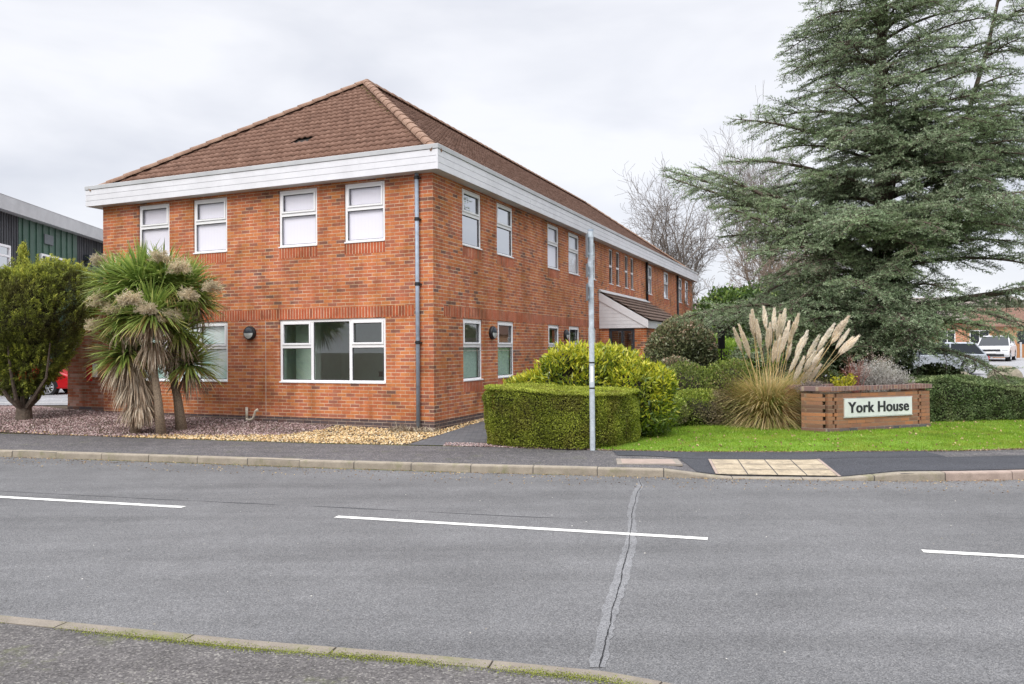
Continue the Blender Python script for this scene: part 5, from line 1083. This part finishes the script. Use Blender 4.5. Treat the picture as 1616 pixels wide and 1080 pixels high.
# ------------------------------------------------------------------ the big cedar
CEx, CEy, CEz = 9.75, 20.6, .05
CE = empty('cedar_tree', (CEx, CEy, CEz), 0, 'huge blue green cedar with layered drooping branches filling the right side', 'tree')
rs = np.random.default_rng(101)
tr_pts = [(0, 0, -.1), (.02, 0, 1.2), (-.03, .05, 3.0), (.05, .05, 5.5), (.0, .1, 8.0), (.1, .0, 11), (.05, .1, 14.5)]
m = MB(); m.tube(tr_pts, [.40, .31, .27, .22, .16, .10, .03], 12)
lead = [(.02, .05, 3.4), (.9, .0, 4.6), (1.9, -.2, 6.8), (2.6, -.3, 9.2), (3.2, -.2, 11.5), (3.6, -.2, 14)]
m.tube(lead, [.18, .12, .07, .05, .03, .02], 10); m.build('trunk', M_bark, CE, smooth=True)
tp = np.array(tr_pts); lp = np.array(lead)
def on(pts, z): return np.array([np.interp(z, pts[:, 2], pts[:, 0]), np.interp(z, pts[:, 2], pts[:, 1]), z])
# how far the crown reaches, by height and direction (azimuth 180 = towards the building)
LZ = [0.8, 1.5, 2.4, 3.4, 4.3, 5.4, 6.4, 7.4, 8.2, 9.2, 10.2, 11.5, 13, 14.5]
LL = [2.4, 4.2, 5.3, 5.0, 4.7, 4.2, 3.5, 3.9, 3.4, 3.2, 3.4, 3.3, 2.4, 1.2]
LR = [1.2, 2.8, 5.4, 5.6, 5.5, 5.4, 5.2, 4.9, 3.3, 2.9, 3.6, 3.0, 2.2, .9]
LF = [1.0, 1.8, 3.3, 3.4, 3.4, 3.2, 3.1, 2.9, 2.6, 2.4, 2.2, 2.0, 1.5, .7]
limbs = []
N_L = 205
for i in range(N_L):
    z = rs.uniform(1.7, 13.5) if rs.uniform() < .72 else rs.uniform(1.7, 4.6); az = rs.uniform(0, 2*np.pi)
    if rs.uniform() < .42: az = -np.pi/2-.25+rs.normal()*.95
    c, s_ = np.cos(az), np.sin(az); w = abs(c)**1.3
    L = (w*(np.interp(z, LZ, LL) if c < 0 else np.interp(z, LZ, LR))+(1-w)*np.interp(z, LZ, LF)*(1.5 if s_ > .3 else 1))*rs.uniform(.62, 1.08)
    if c > .2 and 2.9 < z < 4.4 and rs.uniform() < .85: continue
    if c > .2 and z < 2.9 and rs.uniform() < .72: continue
    if c > .3 and 4.8 < z < 5.9 and rs.uniform() < .5: continue
    st = on(tp, z-.28*min(L, 3)*.5); el = rs.uniform(.22, .50) if z > 4 else rs.uniform(.05, .35)
    limbs.append((st, az, L, el, rs.uniform(.55, 1.05), .015+.011*L))
for i in range(46):       # second leader, right hand side
    z = rs.uniform(5.0, 13.5); az = rs.normal()*1.3; L = rs.uniform(1.2, 2.5)*(1 if z < 7.3 or z > 9.8 else .55); limbs.append((on(lp, z), az, L, rs.uniform(.1, .5), .7, .03))
# named big limbs of the photograph
limbs += [(on(tp, 3.6), rad(188), 5.6, .56, .10, .10), (on(tp, 3.8), rad(178), 6.5, .56, .20, .11), (on(tp, 3.7), rad(184), 6.2, .50, .15, .10), (on(tp, 4.1), rad(192), 4.6, .56, .3, .09), (on(tp, 3.4), rad(182), 5.2, .42, .2, .09),
          (on(tp, 2.5), rad(-12), 5.2, .16, .0, .13), (on(tp, 3.7), rad(-5), 5.8, .42, .15, .14), (on(tp, 6.6), rad(182), 4.1, .42, .45, .08), (on(tp, 5.6), rad(172), 4.2, .45, .5, .08),
          (on(tp, 2.2), rad(195), 4.6, .25, .55, .09), (on(tp, 2.0), rad(205), 4.3, .30, .75, .09), (on(tp, 1.9), rad(-100), 3.8, .35, .7, .09), (on(tp, 1.8), rad(-75), 3.4, .35, .8, .09), (on(tp, 1.9), rad(-125), 3.9, .35, .7, .09),
          (on(tp, 2.0), rad(-150), 3.9, .33, .7, .09), (on(tp, 2.4), rad(-45), 3.4, .2, .8, .08)]
WA, WB, Wa, Wb = [], [], [], []; TA, TD, TL = [], [], []
def addseg(a, b, ra, rb): WA.append(a); WB.append(b); Wa.append(ra); Wb.append(rb)
for (st, az, L, el, dr_, r0) in limbs:
    n = max(6, int(L/.22)); p = st.copy(); a = az; side = 1; path = [p.copy()]; dirs = []
    for k in range(n):
        t = k/n; e = el-dr_*(t**1.3)*1.0; a += rs.normal()*.07; d = np.array([np.cos(a)*np.cos(e), np.sin(a)*np.cos(e), np.sin(e)]); p = p+d*L/n; path.append(p.copy()); dirs.append(d)
    rr = [r0*(1-.92*(k/n))+.004 for k in range(n+1)]
    for k in range(n): addseg(path[k], path[k+1], rr[k], rr[k+1])
    sub = 0; s = L*.10+.12
    while s < L:
        t = s/L; k = min(int(t*n), n-1); q = path[k]+(path[k+1]-path[k])*(t*n-k); d = dirs[k]
        sd_ = unit(np.cross(d, [0, 0, 1.]))*side; side = -side
        sl = min(1.25, .22+.62*(L-s)**.8)*rs.uniform(.6, 1.15)*(1 if t > .15 else .6)
        sdn = unit(d*rs.uniform(.5, .9)+sd_*1.0+np.array([0, 0, rs.normal()*.34-.04])); ns = max(2, int(sl/.13)); qq = q; ts = 1
        for j in range(ns):
            sdn = unit(sdn+rs.normal(size=3)*.07+[0, 0, -.05]); q2 = qq+sdn*sl/ns; addseg(qq, q2, .011*(1-j/ns)+.003, .011*(1-(j+1)/ns)+.003)
            for tt in (.1, .43, .76):
                tw = unit(sdn*.75+unit(np.cross(sdn, [0, 0, 1.]))*ts*.9+np.array([0, 0, rs.normal()*.22+.02])); ts = -ts
                tl = rs.uniform(.12, .30)*(1.1-.4*j/ns); TA.append(qq+(q2-qq)*tt); TD.append(tw); TL.append(tl)
            qq = q2
        TA.append(qq-sdn*.05); TD.append(sdn); TL.append(rs.uniform(.12, .25))
        s += rs.uniform(.09, .16)
    TA.append(path[-1]-dirs[-1]*.05); TD.append(dirs[-1]); TL.append(.3)
V, F = seg_geo(np.array(WA), np.array(WB), np.array(Wa), np.array(Wb), 4); big = np.array(Wa) > .03
fast('branches', V, F, M_bark, CE)
TA, TD, TL = np.array(TA), np.array(TD), np.array(TL); print('cedar twigs', len(TA), 'limbs', len(limbs))
k = TA[:, 1]+CEy > 15.2; TA, TD, TL = TA[k], TD[k], TL[k]
V0, F0 = seg_geo(TA, TA+TD*TL[:, None], np.full(len(TA), .004), np.full(len(TA), .002), 3); fast('twigs', V0, F0, M_bark, CE)
per = 15; n = len(TA)*per; i = np.repeat(np.arange(len(TA)), per); t = R.uniform(.0, 1.05, n)
P = TA[i]+TD[i]*(TL[i]*t)[:, None]; D = unit(TD[i]*.75+rdir(n)*1.0+[0, 0, .35])
V, F = leaf_geo(P, D, R.uniform(.032, .066, n), R.uniform(.011, .019, n), 0)
tw_r = R.normal(size=len(TA))*.13
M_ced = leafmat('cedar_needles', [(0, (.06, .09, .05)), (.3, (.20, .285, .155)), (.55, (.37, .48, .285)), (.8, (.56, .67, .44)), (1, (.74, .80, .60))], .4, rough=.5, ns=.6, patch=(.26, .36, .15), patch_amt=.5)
fast('needles', V, F, M_ced, CE, rnd=np.clip(.20+tw_r[i]*1.3+.48*t+R.normal(size=n)*.12+.08*snoise(P, 1.2, 3), 0, 1))  # needles pale toward twig tips: new growth plus lit edges put into the colour
IV = [(CEx-.2, CEy-.45, 1.6, .75, .55, 1.5), (CEx-.9, CEy-.2, 1.3, .7, .55, 1.1), (CEx+.1, CEy-.2, 3.4, .5, .5, 1.1)]
shrub('ivy', IV, 14000, .085, .065, M_ivy, 'dark ivy climbing around the cedar trunk', 'ivy', lump=.2, stems=3)
shrub('evergreen_shrub', [(CEx+.7, CEy-1.0, .6, .8, .7, .65), (CEx-.7, CEy-1.3, .6, .7, .5, .6)], 15000, .09, .05, leafmat('dark_green_leaf', [(0, (.015, .022, .008)), (.5, (.05, .07, .02)), (1, (.12, .14, .05))], .1), 'dark low shrub beneath the cedar behind the sign', 'shrub', lump=.2)  # dark green is the shrub's own leaf colour
shrub('bare_shrub', [(7.6, 19.2, .55, .9, .6, .7)], 5000, .07, .03, M_cot, 'small mixed green shrub between pampas grass and ivy', 'shrub', lump=.2)
# ------------------------------------------------------------------ dark clad building on the left
LB = empty('clad_building', (-22.1, 33.9, -.756), math.atan2(-.66, 7.2)*-1, 'dark timber clad building with green panel and pale eaves at the left', 'building')
LB.scale = (1.45, 1.45, 1.45)
# local frame: +y runs away from the street along the wall, wall plane x=0, outside is +x
def clad(nm, y0, y1, z0, z1, step, mat, x=0.0, rib=.03, w=.05):
    m = MB(); m.box((-.1+x, y0, z0), (x, y1, z1))
    y = y0+step*.5
    while y < y1-w: m.box((x+.0005, y, z0+.005), (x+rib, y+w, z1-.003)); y += step
    return m.build(nm, mat, LB)
M_timber = NM('dark_timber'); _m2 = M_timber.n('ShaderNodeMapping'); _m2.inputs['Scale'].default_value = (9, 9, .6); M_timber.l(M_timber.obj(), _m2.inputs[0])
M_timber.col(M_timber.ramp(M_timber.noise(1.5, 5, .6, vec=_m2.outputs[0]), [(.3, (.035, .038, .044)), (.7, (.11, .115, .125))])); M_timber = M_timber.done(.85)
M_green = NM('green_cladding'); M_green.col(M_green.ramp(M_green.noise(1.2, 5, .6), [(.3, (.030, .075, .052)), (.7, (.055, .125, .085))])); M_green = M_green.done(.5)
clad('timber_wall', -14, 1.05, -.2, 5.90, .14, M_timber); clad('green_panel', 1.052, 5.0, -.2, 5.90, .42, M_green, .012); clad('timber_wall', 5.002, 16, -.2, 5.90, .14, M_timber)
m = MB(); m.box((-12, -14, -.2), (-.101, 16, 5.9)); m.build('building_core', M_timber, LB)
m = MB(); m.box((-12.3, -14.3, 5.902), (.28, 16.3, 5.93)); m.box((.262, -14.3, 5.90), (.30, 16.3, 6.33)); m.box((-12.3, -14.33, 5.90), (.30, -14.301, 6.33)); m.build('eaves', M_cap, LB)
m = MB(); m.add([(.31, -14.35, 6.331), (.31, 16.35, 6.331), (-12.3, 16.35, 6.331), (-12.3, -14.35, 6.331), (-6, -14.35, 6.9), (-6, 16.35, 6.9)], [(0, 1, 5, 4), (3, 4, 5, 2), (0, 4, 3), (1, 2, 5)]); m.build('roof', M_cap, LB)
for y0, y1, z0, z1 in ((-1.2, .45, 4.0, 4.92), (2.3, 3.9, 4.05, 4.92)):
    m = MB(); d0, d1 = .02, .09
    m.box((d0, y0, z0), (d1, y0+.07, z1)); m.box((d0, y1-.07, z0), (d1, y1, z1)); m.box((d0, y0+.07, z0), (d1, y1-.07, z0+.07)); m.box((d0, y0+.07, z1-.07), (d1, y1-.07, z1)); m.box((d0, y0+.07, (z0+z1)/2+.1), (d1-.005, y1-.07, (z0+z1)/2+.16)); w_ = m.build('window', M_upvc, LB)
    q = MB(); q.quad((.05, y0+.07, z0+.07), (.05, y1-.07, z0+.07), (.05, y1-.07, z1-.07), (.05, y0+.07, z1-.07)); q.build('pane', M_anth if y0 > 0 else M_glass2, w_)
m = MB(); m.box((.015, 2.55, 5.28), (.07, 3.15, 5.6)); m.build('vent', plain('vent_grey', (.12, .14, .15), .6), LB)
m = MB(); m.tube([(.12, 5.6, 0), (.12, 5.6, 4.95), (.05, 5.6, 5.1)], .05, 10); m.box((.02, 5.45, 5.05), (.24, 5.75, 5.25)); m.build('downpipe', M_anth, LB)
# ------------------------------------------------------------------ cars
M_tyre = plain('tyre', (.015, .015, .016), .8); M_rim = plain('alloy', (.55, .56, .58), .35, .8); M_cglass = plain('car_glass', (.015, .02, .025), .08); M_head = plain('head_lamp', (.75, .78, .80), .1); M_tail = plain('tail_lamp', (.4, .01, .01), .2)
def car(loc, rz, L, Wd, H, paint, label, suv=False):
    e = empty('parked_car', loc, rz, label, 'car')      # +x is forward
    m = MB(); g_ = .2 if not suv else .26; bz = H*.60
    prof = [(-.50, .34), (-.495, .55), (-.47, .62), (-.30, .64), (.0, .62), (.22, .61), (.40, .56), (.47, .50), (.50, .40), (.495, .26), (.47, .17), (-.48, .17)]
    prof = [(a*L, b*H) for a, b in prof]; K = len(prof); ys = [(-.5, .90), (-.485, .97), (-.42, 1.), (.42, 1.), (.485, .97), (.5, .90)]; vs = []
    for y, s in ys:
        for a, b in prof: vs.append((a*(.985 if abs(y) > .45 else 1), y*Wd, H*.36+(b-H*.36)*s))
    fs = [(j*K+i, j*K+(i+1) % K, (j+1)*K+(i+1) % K, (j+1)*K+i) for j in range(len(ys)-1) for i in range(K)]+[tuple(range(K)), tuple(range(len(ys)*K-1, (len(ys)-1)*K-1, -1))]
    m.add(vs, fs); body = m.build('body', paint, e, smooth=False, bevel=.02)
    gh = [(-.47, .60, -.40, .97), (.24, .60, .08, .985)]; m = MB()
    lo = [(-.47*L, .60*H), (.25*L, .60*H)]; hi = [(-.38*L, .965*H), (.06*L, .98*H)]
    v = [(lo[0][0], -.46*Wd, lo[0][1]), (lo[1][0], -.46*Wd, lo[1][1]), (lo[1][0], .46*Wd, lo[1][1]), (lo[0][0], .46*Wd, lo[0][1]), (hi[0][0], -.38*Wd, hi[0][1]), (hi[1][0], -.38*Wd, hi[1][1]), (hi[1][0], .38*Wd, hi[1][1]), (hi[0][0], .38*Wd, hi[0][1])]
    m.add(v, [(0, 1, 5, 4), (1, 2, 6, 5), (2, 3, 7, 6), (3, 0, 4, 7), (4, 5, 6, 7)]); m.build('glasshouse', M_cglass, e, bevel=.03)
    m = MB(); m.add([(hi[0][0]-.02, -.385*Wd, hi[0][1]-.03), (hi[1][0]+.03, -.385*Wd, hi[1][1]-.03), (hi[1][0]+.03, .385*Wd, hi[1][1]-.03), (hi[0][0]-.02, .385*Wd, hi[0][1]-.03), (hi[0][0]+.08, -.34*Wd, H), (hi[1][0]-.08, -.34*Wd, H), (hi[1][0]-.08, .34*Wd, H), (hi[0][0]+.08, .34*Wd, H)], [(0, 1, 5, 4), (1, 2, 6, 5), (2, 3, 7, 6), (3, 0, 4, 7), (4, 5, 6, 7), (3, 2, 1, 0)]); m.build('roof', paint, e, bevel=.02)
    for s_ in (-1, 1):
        m = MB()
        for a, b in ((0, 0), (1, 1)): m.tube([(lo[a][0], s_*.462*Wd, lo[a][1]), (hi[a][0], s_*.385*Wd, hi[a][1]-.01)], .035, 6)
        m.tube([(-.13*L, s_*.465*Wd, .6*H), (-.14*L, s_*.388*Wd, .96*H)], .035, 6); m.build('pillar', paint, e)
        m = MB(); m.box((.19*L, s_*.47*Wd, .62*H), (.225*L, s_*.57*Wd, .70*H)); m.build('mirror', paint, e, bevel=.02)
        for x in (-.30*L, .31*L):
            r = H*.215 if not suv else H*.21; m = MB(); m.tube([(x, s_*.36*Wd, r), (x, s_*.505*Wd, r)], [r, r], 22); wh = m.build('wheel', M_tyre, e)
            q = MB(); q.tube([(x, s_*.506*Wd, r), (x, s_*.512*Wd, r)], r*.22, 12)
            for k in range(12):
                a = k*math.pi/6; q.tube([(x+math.cos(a)*r*.1, s_*.509*Wd, r+math.sin(a)*r*.1), (x+math.cos(a)*r*.66, s_*.509*Wd, r+math.sin(a)*r*.66)], r*.06, 5)
            n_ = 22; vs = [(x+math.cos(2*math.pi*i/n_)*r*rr, s_*.5085*Wd, r+math.sin(2*math.pi*i/n_)*r*rr) for rr in (.62, .74) for i in range(n_)]; q.add(vs, [(i, (i+1) % n_, n_+(i+1) % n_, n_+i) for i in range(n_)]); q.build('rim', M_rim, wh)
            q = MB(); n_ = 16; vs = [(x+math.cos(math.pi*i/n_)*r*rr, s_*(.498*Wd+.004), r+math.sin(math.pi*i/n_)*r*rr) for rr in (.98, 1.16) for i in range(n_+1)]; q.add(vs, [(i, i+1, n_+2+i, n_+1+i) for i in range(n_)]); q.build('wheel_arch', M_black, e)
        m = MB(); m.box((.475*L, s_*.30*Wd, .43*H), (.502*L, s_*.47*Wd, .50*H)); m.build('headlight', M_head, e, bevel=.01)
        m = MB(); m.box((-.503*L, s_*.36*Wd, .44*H), (-.47*L, s_*.47*Wd, .56*H)); m.build('tail_light', M_tail, e, bevel=.01)
    m = MB(); m.box((.485*L, -.26*Wd, .40*H), (.506*L, .26*Wd, .47*H)); m.box((.488*L, -.36*Wd, .20*H), (.504*L, .36*Wd, .29*H)); m.build('grille', M_black, e)
    m = MB(); m.box((.5*L, -.26, .315*H), (.510*L, .26, .38*H)); m.build('number_plate', M_upvc, e)
    return e
red = plain('red_paint_car', (.50, .008, .012), .2, var=.05); wht = plain('white_paint_car', (.74, .75, .77), .25, var=.03); sil = plain('silver_paint_car', (.42, .45, .49), .3, .4, var=.05)
car((-17.35, 28.0, .16), rad(2), 4.0, 1.72, 1.46, red, 'red hatchback parked behind the conifer, its front wheel showing')
car((32.0, 52, .60), rad(-128), 4.5, 1.95, 1.68, wht, 'white off road car facing the camera in the far car park', True)
car((19.4, 36.5, .36), rad(172), 4.4, 1.8, 1.45, sil, 'silver car half hidden under the cedar\'s low branches')
# boulders in the car park
M_rock = concrete('rock', (.30, .26, .19), .1)
for (x, y, s_, lab) in ((19.8, 31.6, .50, 'squat brown boulder at the right edge of the car park'), (18.6, 32.5, .28, 'small dark rock left of the larger boulder')):
    bm = bmesh.new(); bmesh.ops.create_icosphere(bm, subdivisions=3, radius=1)
    for v in bm.verts:
        q = np.array([list(v.co)]); k = 1+.16*float(snoise(q, 1.8, int(x*10))[0])+.05*float(snoise(q, 6, 3)[0]); v.co = Vector((v.co.x*k*s_*1.25, v.co.y*k*s_, max(-.1, v.co.z*k*s_)*.95))
    me = bpy.data.meshes.new('boulder'); bm.to_mesh(me); bm.free(); me.materials.append(M_rock); o = bpy.data.objects.new('boulder', me); COL.objects.link(o); o.location = (x, y, float(tz(x, y))+.05); tag(o, lab, 'rock')
# far houses seen under the cedar
def house(loc, rz, Wd, Dp, H, roofh, wm, rm, label, wins_, name='house'):
    e = empty(name, loc, rz, label, 'building'); m = MB(); m.box((0, 0, -.6), (Wd, Dp, H)); m.build('wall', wm, e)
    m = MB(); o_ = .35; m.add([(-o_, -o_, H-.02), (Wd+o_, -o_, H-.02), (Wd+o_, Dp+o_, H-.02), (-o_, Dp+o_, H-.02), (-o_, Dp/2, H+roofh), (Wd+o_, Dp/2, H+roofh)], [(0, 1, 5, 4), (2, 3, 4, 5), (0, 4, 3), (1, 2, 5), (3, 2, 1, 0)]); m.build('roof', rm, e)
    for a, b, c_, d_, k in wins_:
        m = MB(); m.box((a, -.03, c_), (b, .02, d_)); w_ = m.build('door' if k else 'window', M_upvc if not k else M_anth, e)
        q = MB(); q.box((a+.07, -.04, c_+.07), ((a+b)/2-.03, -.032, d_-.07)); q.box(((a+b)/2+.03, -.04, c_+.07), (b-.07, -.032, d_-.07)); q.build('pane', M_cglass, w_)
    return e
M_hb = brick('far_brick', [(.45, .17, .10), (.52, .22, .13), (.58, .26, .16)], stain=False); M_hb2 = brick('far_brick_brown', [(.40, .20, .10), (.48, .25, .12), (.5, .3, .18)], stain=False); M_rgrey = tile_mat('grey_roof', (.16, .13, .12), (.24, .20, .18), (.3, .26, .23))
house((24.2, 52, .55), rad(-8), 5.5, 8, 2.6, 1.6, M_hb, M_rgrey, 'small salmon brick house seen under the cedar branches', [(3.8, 4.8, .8, 2.1, 0), (1.2, 2.4, .9, 2.1, 0)])
house((33, 66, .7), rad(-10), 16, 9, 2.5, 1.7, M_hb2, M_tile, 'wide brown brick house with tiled roof at the far right', [(1.5, 3, .9, 2.2, 0), (5, 6.5, .9, 2.2, 0), (8.6, 9.6, 0, 2.1, 1), (11, 12.8, .9, 2.2, 0)])
house((42, 92, .8), rad(-5), 18, 9, 4.9, 1.8, M_hb, M_rgrey, 'distant two storey red house behind the brown one', [(2, 3.6, .9, 2.2, 0), (2, 3.6, 3.4, 4.6, 0), (7, 8.6, 3.4, 4.6, 0), (12, 13.6, 3.4, 4.6, 0)])
house((15, 75, .8), rad(4), 14, 9, 2.9, 2.5, M_hb, M_rgrey, 'distant red house hidden behind the bare trees', [(2, 3.6, .9, 2.2, 0), (7, 8.6, .9, 2.2, 0)])
# timber fence by the white car
FE = empty('timber_fence', (30.5, 57, .65), rad(-6), 'orange brown timber fence with grey posts behind the white car', 'fence')
m = MB(); 
for k in range(60): m.box((k*.2, 0, .0), (k*.2+.185, .03, 1.05+.02*(k % 3)))
m.build('panel', plain('orange_timber', (.42, .20, .08), .8), FE)
m = MB(); m.box((-.05, .031, .3), (12, .07, .4)); m.box((-.05, .031, .8), (12, .07, .9)); m.build('rail', plain('grey_timber', (.25, .23, .21), .8), FE)
for k in range(7): m = MB(); m.box((k*2-.06, -.08, -.5), (k*2+.06, -.005, 1.2)); m.build('post', M_cap, FE)
BS = empty('blue_sign', (14.35, 28.6, 0.4), rad(-15), 'blue sign panel with a white curved mark beside the cedar trunk', 'sign')
m = MB(); m.box((-.3, 0, 1.35), (.3, .03, 1.95)); bs = m.build('panel', plain('blue_paint', (.03, .06, .35), .4), BS)
m = MB(); m.tube([(-.02, -.01, 1.42), (.08, -.01, 1.62), (.10, -.01, 1.88), (-.2, -.01, 1.70)], .022, 5); m.build('mark', M_upvc, bs); m = MB(); m.tube([(0, .06, -.5), (0, .06, 1.9)], .035, 8); m.build('post', M_galv, BS)
# far trees and hedges closing the view
M_far = leafmat('far_leaf', [(0, (.05, .06, .03)), (.5, (.11, .12, .07)), (1, (.20, .20, .13))], .1)
for i, (x, y, h, s_, lab) in enumerate([(30, 74, 4.5, 5, 'far olive tree left of the brown brick house'), (46, 74, 5, 5, 'far rounded tree to the right of the brown house'), (58, 88, 6, 7, 'far broad tree on the right horizon'), (-40, 80, 6, 8, 'far tree beyond the dark clad building'), (22, 84, 5, 7, 'far tree behind the salmon brick house')]):
    shrub('far_tree', [(x, y, h*.55, s_, s_*.6, h*.6), (x+s_*.8, y+1, h*.4, s_*.7, s_*.5, h*.5)], 6000, .5, .34, M_far, lab, 'tree', 'far trees closing the horizon', lump=.25)
# the opposite side of the street, behind the camera: it shows only in the windows
house((-16, -24, 0), 0, 13, 8, 4.9, 2.6, M_hb2, M_tile, 'brown brick house across the street reflected in the windows', [(2, 3.6, .9, 2.2, 0), (8, 9.6, .9, 2.2, 0), (2, 3.6, 3.2, 4.4, 0), (8, 9.6, 3.2, 4.4, 0)])
for x, y, lab in ((3, -20, 'leafy tree across the street, nearer the house'), (12, -22, 'leafy tree across the street, further from the house')):
    shrub('street_tree', [(x, y, 3.8, 3.0, 3.0, 3.0), (x+2, y, 3.0, 2.2, 2.2, 2.2)], 5000, .5, .3, M_cot, lab, 'tree', lump=.25, stems=4)
